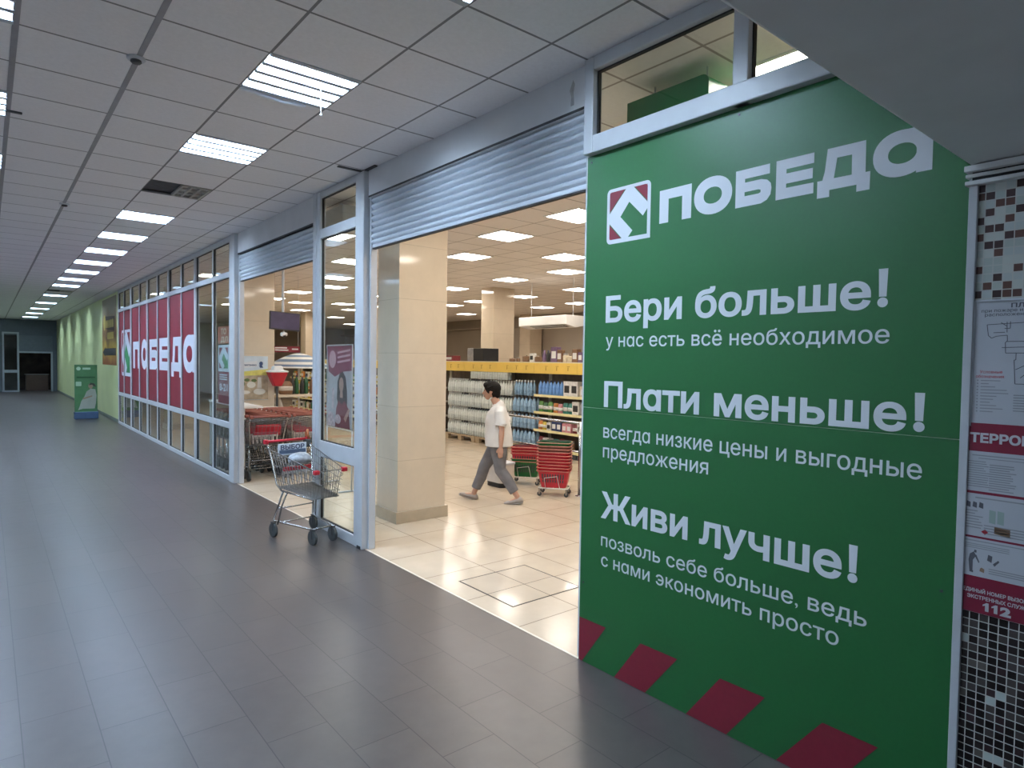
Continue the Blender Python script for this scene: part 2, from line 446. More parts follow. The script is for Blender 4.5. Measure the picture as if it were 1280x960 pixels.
# far end of the hall: dark wall with roller shutter over a dark glazed shop
fe = MB()
fe.box((XL, YF, 2.9), (XE, YF+.1, HC+.1)); fe.box((XL, YF, 0), (.60, YF+.1, 2.9)); fe.box((2.70, YF, 0), (XE, YF+.1, 2.9))
struct(fe.build('wall_far', mat('blue grey paint', (.10, .12, .145), .6)))
struct(MB().box((XL, YF+1.9, 0), (XE+.1, YF+2, HC)).build('wall_far_shop', mat('dark brown shop back', (.045, .032, .026), .8, var=.5, scale=2.5)))
fs = MB()
for k in range(14): fs.box((1.3, YF+.03-.02*(k % 2), 2.08+k*.06), (2.70, YF+.08, 2.08+k*.06+.058))
fsh = tag(fs.build('roller_shutter', mat('dark blue grey slat', (.13, .155, .185), .5)), 'dark roller shutter rolled half down over the shop at the far end', 'shutter')
fd = MB()
for a, b in (((.62, 0), (.70, 3.05)), ((1.22, 0), (1.30, 3.05)), ((.70, 0), (1.22, .08)), ((.70, 2.97), (1.22, 3.05)), ((.70, .98), (1.22, 1.12)), ((2.62, 0), (2.70, 2.08)), ((1.30, 2.0), (2.62, 2.08))):
    fd.box((a[0], YF-.02, a[1]), (b[0], YF+.06, b[1]))
d1 = struct(fd.build('door_1', mat('dull white frame', (.38, .42, .46), .4)))
MB().box((.70, YF+.01, .08), (1.22, YF+.02, 2.97)).build('pane', M['glass'], d1)
cab = empty('display_counter', (2.2, YF+1.2, 0), 0, 'low dark counter inside the shop at the far end', 'counter')
MB().box((-.6, -.3, 0), (.35, .3, .85)).build('body', mat('brown laminate', (.10, .06, .045), .5), cab, bevel=.01)
MB().box((-.64, -.33, .85), (.39, .33, .89)).build('worktop', mat('grey laminate', (.22, .2, .2), .4), cab, bevel=.006)

# ------------------------------------------------------------------ hall ceiling lights
E_HALL = emission('cool white fluorescent tube', HALL_COL, L_HALL)
E_SHOP = emission('warm white light panel', SHOP_COL, L_SHOP)
M['tray'] = mat('white enamel tray', (.80, .82, .84), .4, var=.01)
M['blade'] = mat('grey blue reflector blade', (.42, .47, .52), .4, var=.02)
def hall_light(louvre=False, lit=True):
    r = empty('ceiling_light')
    h = MB(); t = .006
    h.box((-.298, -.298, .085), (.298, .298, .09)); h.box((-.30, -.30, 0), (-.30+t, .30, .09)); h.box((.30-t, -.30, 0), (.30, .30, .09))
    h.box((-.30, -.30, 0), (.30, -.30+t, .09)); h.box((-.30, .30-t, 0), (.30, .30, .09))
    h.build('housing', M['tray'], r)
    for k in range(4):
        y = -.216+k*.144
        if lit: MB().loft([((-.278, y, .040), .030, .018), ((.278, y, .040), .030, .018)], side=(0, 1, 0), n=8).build('tube', E_HALL, r)
    bl = MB()
    for k in range(5): bl.box((-.292, -.288+k*.144-.023, -.006), (.292, -.288+k*.144+.023, .030))
    bl.build('reflector_blade', M['blade'], r)
    if louvre:
        g = MB()
        for k in range(5):
            a = -.288+k*.144
            g.box((-.29, a-.006, -.004), (.29, a+.006, .02)); g.box((a-.006, -.29, -.004), (a+.006, .29, .02))
        g.build('louvre', M['rail'], r)
    return r
proto = {}
def place_light(x, j, label, louvre=False):
    key = louvre
    if key not in proto: o = proto[key] = hall_light(louvre)
    else: o = copy_tree(proto[key])
    o.location = (x+.3, row_y(j)+.3, HC); tag(o, label, 'ceiling light', 'fluorescent lights along the hall ceiling')
    return o
lit1 = None
for n, j in enumerate(LIT):
    lv = j in (30, 36)
    lab = 'four-tube hall ceiling light, %s from the camera in the row beside the shop' % ORD[n+1]
    o = place_light(1.344, j, lab, lv)
    if j == 3: lit1 = o
for n, j in enumerate(LEFT_LIT):
    place_light(-.456, j, 'four-tube hall ceiling light, %s from the camera in the row farther from shop' % ORD[n+1])
# the second light's loose cover strip and pull cord
MB().tube([(-.29, .325, -.006), (0, .335, -.022), (.16, .322, -.012)], .012, 5).build('loose_cover', M['tray'], lit1)
MB().tube([(.10, -.1, .0), (.10, -.1, -.10), (.102, -.1, -.20)], .002, 5).ball((.102, -.1, -.21), .008, 6).build('pull_cord', M['white'], lit1)
# two dead fittings: backing half bare, half covered by a louvre
for n, j in enumerate(OFF):
    r = empty('ceiling_light', (1.644, row_y(j)+.3, HC), 0, ('unlit ceiling fitting half bare and half louvred, between the lit lights' if n == 0 else 'unlit ceiling fitting far down the hall between two louvred lights'), 'ceiling light')
    MB().box((-.298, -.298, .03), (.298, .298, .10)).build('housing', mat('dark grey void', (.05, .052, .058), .7, var=.3, scale=14), r)
    g = MB()
    for k in range(4):
        g.box((.0+k*.09, -.29, -.006), (.022+k*.09, .29, .022)); g.box((0, -.29+k*.18, -.004), (.295, -.262+k*.18, .02))
    g.box((.02, -.26, .018), (.28, .26, .024))
    g.build('louvre', mat('aged cream louvre', (.42, .41, .38), .5), r)
for x in (-1.5,):  # added lamp out of view, brightens the dark low ceiling
    o = copy_tree(proto[False]); o.location = (x, -3.1, 2.632); tag(o, 'unseen four-tube light added in the low ceiling behind the camera', 'ceiling light', 'unseen light added to the low ceiling')
# smoke detectors and small ceiling fittings
for x, y, lab in ((.732, 4.59, 'white round smoke detector on the ceiling runner nearest the camera'), (.75, 9.5, 'white round smoke detector farther along the ceiling runner')):
    r = empty('smoke_detector', (x, y, HC), 0, lab, 'smoke detector', 'smoke detectors on the hall ceiling')
    MB().lathe([(.052, -.001), (.052, -.012), (.046, -.018)], n=18).build('base', M['rail'], r)
    MB().lathe([(.030, -.018), (.032, -.028), (.024, -.036), (.010, -.038)], n=16).build('sensor_head', M['dark'], r)
tag(MB().box((.13, 6.19, HC-.012), (.23, 6.225, HC)).build('ceiling_clip', M['dark'], bevel=.004), 'small dark clip on the hall ceiling near the left edge', 'clip')
r = empty('ceiling_gap')
bpy.data.objects.remove(r)
tag(MB().box((2.60, 5.80, HC-.012), (2.88, 5.835, HC+.002)).box((2.846, 5.55, HC-.012), (2.88, 5.80, HC+.002)).build('cable_duct', M['dark'], bevel=.003), 'dark cable duct along the ceiling over the glazed door panel', 'cable duct')

# shop ceiling panels; some out of view are added for more light
SHOP_L = [(5.87, 7.33), (6.54, 9.20), (7.77, 8.05), (9.04, 9.31), (9.02, 11.07), (9.12, 13.46), (11.59, 13.63), (11.41, 11.32), (11.53, 15.77), (11.76, 17.45),
          (14.23, 15.78), (14.0, 13.9), (14.29, 20.2), (5.73, 5.71), (6.60, 17.3), (7.86, 20.4), (9.06, 23.5), (6.75, 19.7), (6.77, 15.43), (9.05, 19.8), (10.32, 21.8),
          (11.66, 26.2), (14.37, 30.5), (6.09, 13.64), (3.95, 9.10), (3.95, 15.4), (5.3, 11.2), (3.95, 1.98), (3.95, 5.0), (5.8, 2.6), (7.8, 5.0), (4.2, 4.3), (11.4, 7.6), (9.0, 6.0), (4.0, 21.0), (14.2, 9.5), (6.5, 23.0), (12, 3.0), (8.9, 16.4)]
pr = None
for n, (x, y) in enumerate(sorted(SHOP_L, key=lambda p: (round(p[0]/1.9), p[1]))):
    if pr is None:
        pr = o = empty('panel_light')
        f = MB()
        for a, b in (((-.31, -.31), (.31, -.285)), ((-.31, .285), (.31, .31)), ((-.31, -.285), (-.285, .285)), ((.285, -.285), (.31, .285))): f.box((a[0], a[1], -.012), (b[0], b[1], .0))
        f.build('frame', M['white'], o); MB().box((-.285, -.285, -.008), (.285, .285, -.001)).build('diffuser', E_SHOP, o)
    else: o = copy_tree(pr)
    o.location = (x, y, HC)
    k = int(round(x/1.9))-1
    tag(o, None, 'ceiling light', 'square panel lights on the shop ceiling'); o['row'] = k
rows = {}
for o in [o for o in COL.objects if o.name.startswith('panel_light')]: rows.setdefault(o['row'], []).append(o)
for i, k in enumerate(sorted(rows)):
    for n, o in enumerate(sorted(rows[k], key=lambda q: q.location.y)):
        o['label'] = 'square shop ceiling panel light, %s row from the shopfront, %s from the right' % (ORD[i+1], ORD[n+1]); del o['row']

# ------------------------------------------------------------------ glazing of the shop front
def frame_unit(name, ya, yb, zs, mull, x0=XE-.035, x1=XE+.03, w=.055, z0=0, z1=HC-.005, mw=.024):
    """white pvc frame between ya<yb; zs = rails (z0,z1); mull = list of y of mullions; panes between"""
    f = MB(); f.box((x0, ya, z0), (x1, ya+w, z1)); f.box((x0, yb-w, z0), (x1, yb, z1))
    for a, b in zs: f.box((x0+.002, ya+w, a), (x1-.002, yb-w, b))
    for y in mull: f.box((x0+.004, y-mw, z0), (x1-.004, y+mw, z1))
    o = struct(f.build(name, M['pvc'], bevel=.006))
    ys = [ya+w]+[q for y in sorted(mull) for q in (y-mw, y+mw)]+[yb-w]
    zz = [q for r in sorted(zs) for q in r]
    g = MB()
    for k in range(0, len(ys), 2):
        for q in range(1, len(zz)-1, 2):
            MB().box((XE-.003, ys[k]-.004, zz[q]-.004), (XE+.003, ys[k+1]+.004, zz[q+1]+.004)).build('pane', M['glass'], o)
            a = g; ky0, ky1, kz0, kz1 = ys[k], ys[k+1], zz[q], zz[q+1]; t = .009
            for p0, p1 in (((ky0, kz0), (ky1, kz0+t)), ((ky0, kz1-t), (ky1, kz1)), ((ky0, kz0), (ky0+t, kz1)), ((ky1-t, kz0), (ky1, kz1))):
                a.box((XE-.012, p0[0], p0[1]), (XE+.012, p1[0], p1[1]))
    g.build('gasket', M['gasket'], o)
    return o
RAILS = [(0, .075), (.80, .895), (3.10, 3.185), (3.63, HC-.005)]
UN = [(10.17, 12.30, 11.17), (12.30, 14.45, 13.36), (14.45, 16.66, 15.56), (16.66, 18.80, 17.67), (18.80, 20.82, 19.90)]
for i, (a, b, m_) in enumerate(UN): frame_unit('window_%d' % (i+1), a, b, RAILS, [m_])
struct(MB().box((XE-.05, 9.93, 0), (XE+.06, 10.17, HC-.002)).build('trim_9', M['pvc'], bevel=.012))
frame_unit('window_6', 5.86, 6.90, [(0, .10), (.80, .975), (3.195, 3.30), (3.64, HC-.005)], [], w=.085)
p = MB(); p.box((XE-.045, 5.745, 0), (XE+.05, 5.86, HC-.01)); p.box((XE-.045, 6.90, 0), (XE+.05, 6.995, HC-.01))
struct(p.build('trim_10', M['pvc'], bevel=.010))
struct(MB().box((XE-.05, 5.765, 0), (XE-.044, 5.84, .03)).build('trim_11', M['gasket']))
f7 = frame_unit('window_7', .80, 2.79, [(3.14, 3.245), (3.635, HC-.002)], [1.742], x0=XE-.05, x1=XE+.03, z0=3.14, w=.075, mw=.042)

# ------------------------------------------------------------------ roller shutters over the two openings
def shutter(ya, yb, zt, zb, label):
    r = empty('roller_shutter', (XE, (ya+yb)/2, zb), 0, label, 'shutter', 'roller shutters over the shop openings')
    h = (yb-ya)/2; H = zt-zb; n = max(6, int(round(H/.060))); s = H/n; prof = []
    for k in range(n):
        for t in (0, .12, .3, .5, .7, .86, .94): prof.append((.045-.022*math.sin(math.pi*min(1, t/.88))**.8 if t < .88 else .052, (k+t)*s))
    prof.append((.045, H))
    poly = prof+[(.075, H), (.075, 0)]
    MB().prism(poly, lambda u, v, d: (u, d, v), -h+.03, h-.03).build('curtain', M['slat'], r)
    MB().box((.03, -h+.03, -.032), (.075, h-.03, 0)).build('bottom_bar', M['slat'], r, bevel=.004)
    MB().box((.036, -h+.03, -.042), (.069, h-.03, -.032)).build('rubber_seal', M['gasket'], r)
    for sgn in (-1, 1): MB().box((.02, sgn*h-(.03 if sgn > 0 else 0), -zb+.001), (.09, sgn*h+(.03 if sgn < 0 else 0), H)).build('guide_rail', M['rail'], r, bevel=.004)
    MB().box((.0, -h+.01, H-.006), (.07, h-.01, H+.010)).build('slot_lip', M['gasket'], r)
    return r
shutter(2.80, 5.745, 3.455, 2.995, 'pale slatted roller shutter rolled up over the wide opening beside the green panel')
shutter(6.995, 9.93, 3.41, 3.05, 'pale slatted roller shutter rolled up over the opening with the trolley rows')
# ------------------------------------------------------------------ the big green panel
M['sign_green'] = mat('green printed board', (.013, .116, .028), .42, var=.03, scale=60)
M['sign_white'] = mat('white printed lettering', (.68, .70, .73), .45, var=.02)
M['sign_red'] = mat('dark red print', (.20, .012, .026), .45, var=.04, scale=40)
M['board_edge'] = mat('pale board edge', (.55, .60, .48), .6)
def pf(d=0.0): return lambda u, v, dd=0: (XE-d-dd, 2.795-u, v)
LET = {
 'П': [[(.555,2.825),(.762,2.826),(.761,2.646),(.703,2.646),(.703,2.773),(.615,2.773),(.615,2.646),(.555,2.646)]],
 'Б': [[(1.019,2.830),(1.197,2.830),(1.197,2.784),(1.069,2.784),(1.069,2.766),(1.155,2.766),(1.185,2.757),(1.203,2.738),(1.207,2.715),(1.203,2.685),(1.185,2.662),(1.155,2.650),(1.019,2.649)],
       [(1.068,2.720),(1.068,2.700),(1.141,2.700),(1.152,2.704),(1.152,2.716),(1.141,2.720)]],
 'Е': [[(1.229,2.832),(1.407,2.831),(1.407,2.785),(1.279,2.785),(1.279,2.765),(1.402,2.764),(1.402,2.718),(1.279,2.718),(1.279,2.699),(1.407,2.698),(1.407,2.650),(1.229,2.650)]],
 'Д': [[(1.466,2.831),(1.626,2.830),(1.627,2.696),(1.646,2.696),(1.645,2.620),(1.592,2.620),(1.592,2.650),(1.478,2.650),(1.478,2.620),(1.424,2.621),(1.424,2.697),(1.446,2.697),(1.456,2.735)],
       [(1.508,2.784),(1.503,2.745),(1.496,2.698),(1.571,2.697),(1.570,2.783)]]}
def ell(cx, cz, rx, rz, n=36, p=1.0):
    return [(cx+rx*math.copysign(abs(math.cos(2*math.pi*k/n))**p, math.cos(2*math.pi*k/n)), cz+rz*math.copysign(abs(math.sin(2*math.pi*k/n))**p, math.sin(2*math.pi*k/n))) for k in range(n)]
LET['О'] = [ell(.889, 2.740, .111, .096, p=.94), ell(.889, 2.740, .053, .042, p=.94)]
LET['а'] = [ell(1.762, 2.742, .107, .094, p=.94), ell(1.766, 2.741, .053, .041, p=.94)]
def shape_into(mb, loops, tf, fn, mi=0):
    pl = [[Vector((*tf(*p), 0)) for p in lp] for lp in loops]
    tri = tessellate_polygon(pl); flat = [q for c in pl for q in c]
    mb.add([fn(q.x, q.y) for q in flat], [tuple(t) for t in tri], mi)
ATAIL = [[(1.818,2.80),(1.787,2.834),(1.812,2.834),(1.874,2.834),(1.875,2.652),(1.818,2.652)]]
def rrect(x0, z0, x1, z1, r, corners=(1,1,1,1), n=6):
    P = []
    for (cx, cz, a0, on) in ((x1-r, z1-r, 0, corners[0]), (x0+r, z1-r, 90, corners[1]), (x0+r, z0+r, 180, corners[2]), (x1-r, z0+r, 270, corners[3])):
        if on: P += [(cx+r*math.cos(R(a0+90*k/n)), cz+r*math.sin(R(a0+90*k/n))) for k in range(n+1)]
        else: P.append((cx+r*(1 if a0 in (0, 270) else -1), cz+r*(1 if a0 in (0, 90) else -1)))
    return P
def union_into(mb, loops, tf, fn, mi=0):
    cs = [[Vector(tf(*p)) for p in lp] for lp in loops]
    if area(cs[0]) < 0: cs = [c[::-1] for c in cs]
    for q in fill_nonzero(cs): mb.add([fn(x, y) for x, y in q], [(0, 1, 2, 3)], mi)
LET['а'] = [LET['а'][0], LET['а'][1][::-1], [(1.875,2.652),(1.875,2.834),(1.787,2.834),(1.818,2.80),(1.818,2.652)]]
ident = lambda u, v: (u, v)
def logo_into(mb, tf, fn, white=0, red=1, gmi=None):
    shape_into(mb, [rrect(.168, 2.581, .493, 2.905, .030, (1,1,1,0)), rrect(.189, 2.606, .470, 2.886, .014, (1,1,1,0))], tf, fn, white)
    shape_into(mb, [[(.314,2.888),(.369,2.888),(.472,2.783),(.472,2.750),(.439,2.712),(.338,2.808),(.273,2.731),(.365,2.640),(.331,2.604),(.287,2.604),(.187,2.704),(.187,2.758)]], tf, fn, white)
    for t in ([(.189,2.886),(.304,2.886),(.189,2.768)], [(.378,2.886),(.470,2.886),(.470,2.792)], [(.189,2.694),(.279,2.606),(.189,2.606)]): shape_into(mb, [t], tf, fn, red)
    if gmi is not None: shape_into(mb, [[(.338,2.808),(.273,2.731),(.365,2.640),(.334,2.606),(.470,2.606),(.470,2.745),(.439,2.712)]], tf, fn, gmi)

pan = empty('promotion_board', (XE, 1.793, 0), 0, 'tall green promotion board with white slogans and red stripes along its foot', 'sign')
def on_panel(o): o.parent = pan; o.matrix_parent_inverse = Matrix.Translation(pan.location).inverted(); return o
b = MB(); b.box((XE, .793, 1.600), (XE+.012, 2.795, 3.14)); on_panel(b.build('upper_board', M['sign_green']))
b = MB(); b.box((XE, .793, .0), (XE+.012, 2.795, 1.5965)); on_panel(b.build('lower_board', M['sign_green']))
b = MB(); b.box((XE+.003, .795, 1.590), (XE+.0125, 2.793, 1.605)); on_panel(b.build('seam', M['board_edge']))
b = MB(); b.box((XE-.001, 2.795, 0), (XE+.013, 2.799, 3.14)); on_panel(b.build('edge_strip', mat('white edge strip', (.7, .72, .68), .4)))
b = MB(); logo_into(b, ident, pf(.0012)); on_panel(b.build('logo', [M['sign_white'], M['sign_red']]))
f = pf(.0012)
for i, ch in enumerate('ПОБЕДа'):
    b = MB(); (union_into if ch == 'а' else shape_into)(b, LET[ch], ident, f)
    on_panel(b.build('logo_letter', M['sign_white']))
A = '\u0251'
LINES = [("Бери больше", .173, 1.665, 2.121, 2.275, 'Б', .026), ("у нас есть всё необходимое", .177, 1.742, 1.972, 2.030, 'н', .006),
         ("Плати меньше", .172, 1.815, 1.615, 1.766, 'П', .026), ("всегда низкие цены и выгодные", .172, 1.878, 1.425, 1.486, 'н', .006),
         ("предложения", .172, .903, 1.305, 1.366, 'н', .006), ("Живи лучше", .165, 1.582, .940, 1.098, 'Ж', .026),
         ("позволь себе больше, ведь", .171, 1.691, .765, .823, 'н', .006), ("с нами экономить просто", .175, 1.579, .644, .702, 'н', .006)]
for t, u0, u1, zb, zt, ref, bold in LINES:
    b = MB(); text_into(b, t.replace('а', A), u0, u1, zb, zt, ref, f, bold)
    if bold > .02:
        e = u1+.046; shape_into(b, [[(e-.018, zt+.006), (e+.018, zt+.006), (e+.0145, zb+.044), (e-.0145, zb+.044)]], ident, f); shape_into(b, [ell(e, zb+.0205, .0205, .0205, 20)], ident, f)
    on_panel(b.build('slogan_lettering', M['sign_white']))
for P in ([(0,.274),(.223,.274),(.030,.001),(0,.001)], [(.488,.272),(.741,.274),(.527,.001),(.297,.001)], [(1.003,.272),(1.246,.274),(1.046,.001),(.804,.001)], [(1.520,.276),(1.752,.274),(1.555,.001),(1.310,.001)]):
    b = MB(); shape_into(b, [P], ident, f); on_panel(b.build('stripe', M['sign_red']))
for u, v in ((1.027, 3.108), (.035, 3.10), (1.96, 1.0), (.03, .5)):
    b = MB(); b.cyl((XE-.004, 2.795-u, v), (XE+.002, 2.795-u, v), .006, n=10); on_panel(b.build('screw', M['dark']))

# ------------------------------------------------------------------ red film with the shop's name on the long glazing
M['film_red'] = mat('deep red window film', (.21, .012, .024), .5, var=.05, scale=5)
M['film_green'] = mat('green window film', (.03, .22, .07), .5, var=.04)
M['film_white'] = mat('white window film', (.60, .63, .70), .5, var=.02)
fl = empty('window_film', (XE, 16.6, .9), 0, 'deep red film with white name lettering across eight panes of the long glazing', 'window film')
def kid(o, p): o.parent = p; o.matrix_parent_inverse = p.matrix_world.inverted(); return o
def attach(o, p, loc): o.parent = p; o.matrix_parent_inverse = Matrix.Translation(Vector(loc)).inverted(); return o
panes = []
for a, b_, m_ in UN[1:]: panes += [(a+.055, m_-.024), (m_+.024, b_-.055)]
panes.sort(reverse=True)      # far to near
FN = lambda d: (lambda u, v: (XE+d, u, v))
def boxed(loops, y0, y1, z0, z1, zext=None):
    us = [p[0] for lp in loops for p in lp]; vs = [p[1] for lp in loops for p in lp]
    a, b_ = min(us), max(us); c, d = (zext or (min(vs), max(vs)))
    return lambda u, v: (y0+(u-a)/(b_-a)*(y1-y0), z0+(v-c)/(d-c)*(z1-z0))
word = 'ПОБЕДа'
for i, (a, b_) in enumerate(panes):
    fp = attach(MB().box((XE-.0055, a, .90), (XE-.004, b_, 3.095)).build('film_panel', M['film_red']), fl, fl.location)
    if i >= 2:
        ch = word[i-2]; mb = MB(); lp = LET[ch]
        y0, y1 = (b_-.14, a+.04) if ch in 'ПО' else ((b_-.10, a+.0) if ch != 'а' else (b_-.05, a+.0))
        tf = boxed(lp, y0, y1, 1.60, 2.275, (2.65, 2.831))
        (union_into if ch == 'а' else shape_into)(mb, LET[ch], tf, FN(-.0062))
        lt = mb.build('film_letter', M['film_white'])
        lt.parent = fp; lt.matrix_parent_inverse = Matrix.Identity(4)
    if i == 1:
        mb = MB(); tf = lambda u, v: (20.40-(u-.168)/.325*1.42, 1.36+(v-2.581)/.324*1.23)
        logo_into(mb, tf, FN(-.0062), 0, 1, 2)
        lt = mb.build('film_logo', [M['film_white'], M['film_red'], M['film_green']]); lt.parent = fp; lt.matrix_parent_inverse = Matrix.Identity(4)

# opening hours film on the pane nearest the opening
hr = empty('hours_sticker', (XE, 10.67, 1.16), 0, 'white and red opening hours sticker with logo inside the pane nearest the trolleys', 'sticker')
at_h = lambda o: attach(o, hr, hr.location)
at_h(MB().box((XE+.006, 10.37, 1.66), (XE+.0075, 10.97, 2.08)).build('logo_panel', M['film_white']))
mb = MB(); tf = lambda u, v: (10.95-(u-.168)/.325*.56, 1.68+(v-2.581)/.324*.38)
logo_into(mb, tf, FN(.0052), 0, 1, 2); at_h(mb.build('logo', [M['film_white'], M['film_red'], M['film_green']]))
at_h(MB().box((XE+.006, 10.37, 1.16), (XE+.0075, 10.97, 1.655)).build('hours_panel', M['film_red']))
ff = lambda u, v: (XE+.0052, 10.97-u, v)
mb = MB(); text_into(mb, '8-21', .08, .52, 1.36, 1.47, '8', ff, .03)
for z in (1.60, 1.565, 1.53): mb.add([ff(.08, z), ff(.5, z), ff(.5, z+.016), ff(.08, z+.016)], [(0,1,2,3)])
at_h(mb.build('hours_lettering', M['film_white']))
po = empty('paper_notice', (XE+.006, 10.67, 2.10), 0, 'orange paper notice with pale letters behind the pane above the hours sticker', 'notice')
attach(MB().box((XE+.006, 10.36, 2.10), (XE+.0085, 10.98, 2.37)).build('sheet', mat('orange red paper', (.42, .10, .05), .6)), po, po.location)
mb = MB(); g = lambda u, v: (XE+.0052, 10.98-u, v)
text_into(mb, 'ТО', .16, .46, 2.25, 2.34, 'Т', g, .03); text_into(mb, 'ДЛ', .16, .54, 2.13, 2.21, 'Л', g, .03)
attach(mb.build('lettering', mat('cream print', (.75, .68, .55), .6)), po, po.location)
tag(MB().box((3.05, 10.2, 1.098), (3.35, 12.2, 1.13)).box((3.05, 10.25, 0), (3.09, 10.29, 1.1)).box((3.05, 12.1, 0), (3.09, 12.14, 1.1)).build('window_shelf', M['white'], bevel=.004), 'white narrow shelf on legs along the inside of the glazing', 'shelf')

# ------------------------------------------------------------------ posters on the mosaic wall
paper = mat('white glossy paper', (.50, .515, .55), .4, var=.02)
ink = mat('dark grey ink', (.10, .10, .12), .6); ink_soft = mat('grey ink', (.30, .31, .33), .6); red_ink = mat('red ink', (.45, .03, .05), .6)
red_card = mat('crimson poster print', (.20, .008, .030), .4, var=.03)
W = lambda d: (lambda u, v, dd=0: (XE-d-dd, .785-u, v))
ev = empty('evacuation_plan', (XE, .5, 1.67), 0, 'white evacuation plan sheet with floor outline above the red poster', 'poster')
ate = lambda o: attach(o, ev, ev.location)
ate(MB().box((XE-.004, .24, 1.655), (XE, .765, 2.128)).build('sheet', paper))
fr = MB(); fr.box((XE-.009, .758, 1.655), (XE, .766, 2.128)); fr.box((XE-.009, .24, 2.121), (XE, .766, 2.128)); ate(fr.build('frame', M['rail']))
fe = W(.0046)
mb = MB(); text_into(mb, 'ПЛАН ЭВАКУАЦИИ', .135, .40, 2.096, 2.112, 'П', fe, .03)
text_into(mb, 'при пожаре и других чрезвычайных ситуациях', .046, .48, 2.087-.006, 2.094-.004, 'п', fe, .01); text_into(mb, 'расположенного по адресу, первый этаж', .057, .45, 2.070-.004, 2.078-.003, 'п', fe, .01)
ate(mb.build('title', ink))
def seg(mb, p, q, w=.0012):
    p, q = Vector(p), Vector(q); n = (q-p).normalized(); n = Vector((-n.y, n.x))*w
    mb.add([fe(*(p+n)), fe(*(p-n)), fe(*(q-n)), fe(*(q+n))], [(0,1,2,3)])
mb = MB()
PL = [(.065,2.035),(.070,1.995),(.080,1.985),(.095,1.992),(.127,1.995),(.128,1.975),(.122,1.968),(.124,1.93),(.155,1.93),(.155,1.905),(.150,1.905),(.155,1.818)]
for i in range(len(PL)-1): seg(mb, PL[i], PL[i+1])
for a, c in (((.065,2.035),(.40,2.05)), ((.125,2.044),(.126,2.005)), ((.135,2.045),(.135,2.02)), ((.118,2.02),(.135,2.02)), ((.107,2.042),(.125,2.028)), ((.155,1.93),(.42,1.93)), ((.127,1.972),(.42,1.972)), ((.155,1.818),(.42,1.818)), ((.112,1.950),(.42,1.957)),
             ((.155,1.87),(.19,1.89)), ((.17,1.84),(.19,1.86)), ((.42,2.05),(.42,1.818)), ((.25,2.045),(.25,1.972)), ((.25,1.93),(.25,1.818)), ((.085,2.005),(.12,2.006)), ((.19,1.93),(.19,1.818)), ((.32,1.93),(.32,1.818))): seg(mb, a, c)
ate(mb.build('floor_outline', ink))
mb = MB(); text_into(mb, 'Условные', .048, .117, 1.855, 1.866, 'У', fe, .01); text_into(mb, 'обозначения:', .036, .125, 1.838, 1.849, 'б', fe, .01); ate(mb.build('key_title', red_ink))
mb = MB()
for k, ln in enumerate((.06, .025, .045, .08, .085, .05, .04, .03, .05, .07, .04)):
    z = 1.826-k*.0115; mb.add([fe(.052, z), fe(.052+ln, z), fe(.052+ln, z+.0035), fe(.052, z+.0035)], [(0,1,2,3)])
    mb.add([fe(.040, z-.001), fe(.045, z-.001), fe(.045, z+.005), fe(.040, z+.005)], [(0,1,2,3)])
for k in range(7): z = 1.775-k*.0095; mb.add([fe(.152, z), fe(.40, z), fe(.40, z+.004), fe(.152, z+.004)], [(0,1,2,3)])
ate(mb.build('key_text', ink_soft))

tp = empty('safety_poster', (XE, .55, .955), 0, 'crimson safety poster with ТЕРРОР heading and number 112 below the evacuation plan', 'poster')
att = lambda o: attach(o, tp, tp.location)
att(MB().box((XE-.006, .32, .953), (XE, .786, 1.668)).build('sheet', red_card))
mb = MB()
for z0, z1 in ((1.412, 1.562), (1.242, 1.402), (1.090, 1.234)): mb.box((XE-.0068, .34, z0), (XE-.004, .775, z1))
att(mb.build('white_field', paper))
fe = W(.0074)
mb = MB(); text_into(mb, 'ТЕРРОРИЗМ', .026, .316, 1.597, 1.632, 'Т', fe, .045); text_into(mb, 'ЕДИНЫЙ НОМЕР ВЫЗОВА', .022, .228, 1.030, 1.044, 'Н', fe, .03)
text_into(mb, 'ЭКСТРЕННЫХ СЛУЖБ', .036, .222, 1.006, 1.020, 'Н', fe, .03); text_into(mb, '2', .139, .172, .966, .998, '2', fe, .06)
for u in (.086, .113): shape_into(mb, [[(.0,.72),(.0,.56),(.25,.66),(.25,0),(.62,0),(.62,1),(.38,1)]], lambda x, y, u=u: (u+x*.030, .966+y*.032), fe)
NUM = att(mb.build('lettering', mat('white poster print', (.55, .55, .57), .5)))
mb = MB(); rr = random.Random(3)
def line(u0, u1, z, h=.0035): mb.add([fe(u0, z), fe(u1, z), fe(u1, z+h), fe(u0, z+h)], [(0,1,2,3)])
line(.035, .3, 1.545, .004); line(.055, .28, 1.535, .003)
for k in range(12):
    line(.018, .018+rr.uniform(.055, .078), 1.522-k*.0085, .0035); line(.09, .09+rr.uniform(.06, .085), 1.513-k*.0085, .004)
line(.05, .28, 1.385, .005)
for k in range(7): line(.02, .02+rr.uniform(.03, .06), 1.335-k*.0105, .004)
for k in range(4): line(.08, .20, 1.285-k*.010, .004)
line(.012, .25, 1.222, .004)
for k in range(3): line(.012, .16, 1.21-k*.007, .003)
for k in range(3): line(.1, .25, 1.125-k*.008, .004)
att(mb.build('small_print', ink_soft))
mb = MB()
def quad(P): mb.add([fe(*p) for p in P], [tuple(range(len(P)))])
for u in (.022, .042, .062): quad([(u, 1.352), (u+.014, 1.348), (u+.014, 1.368), (u+.002, 1.372)])
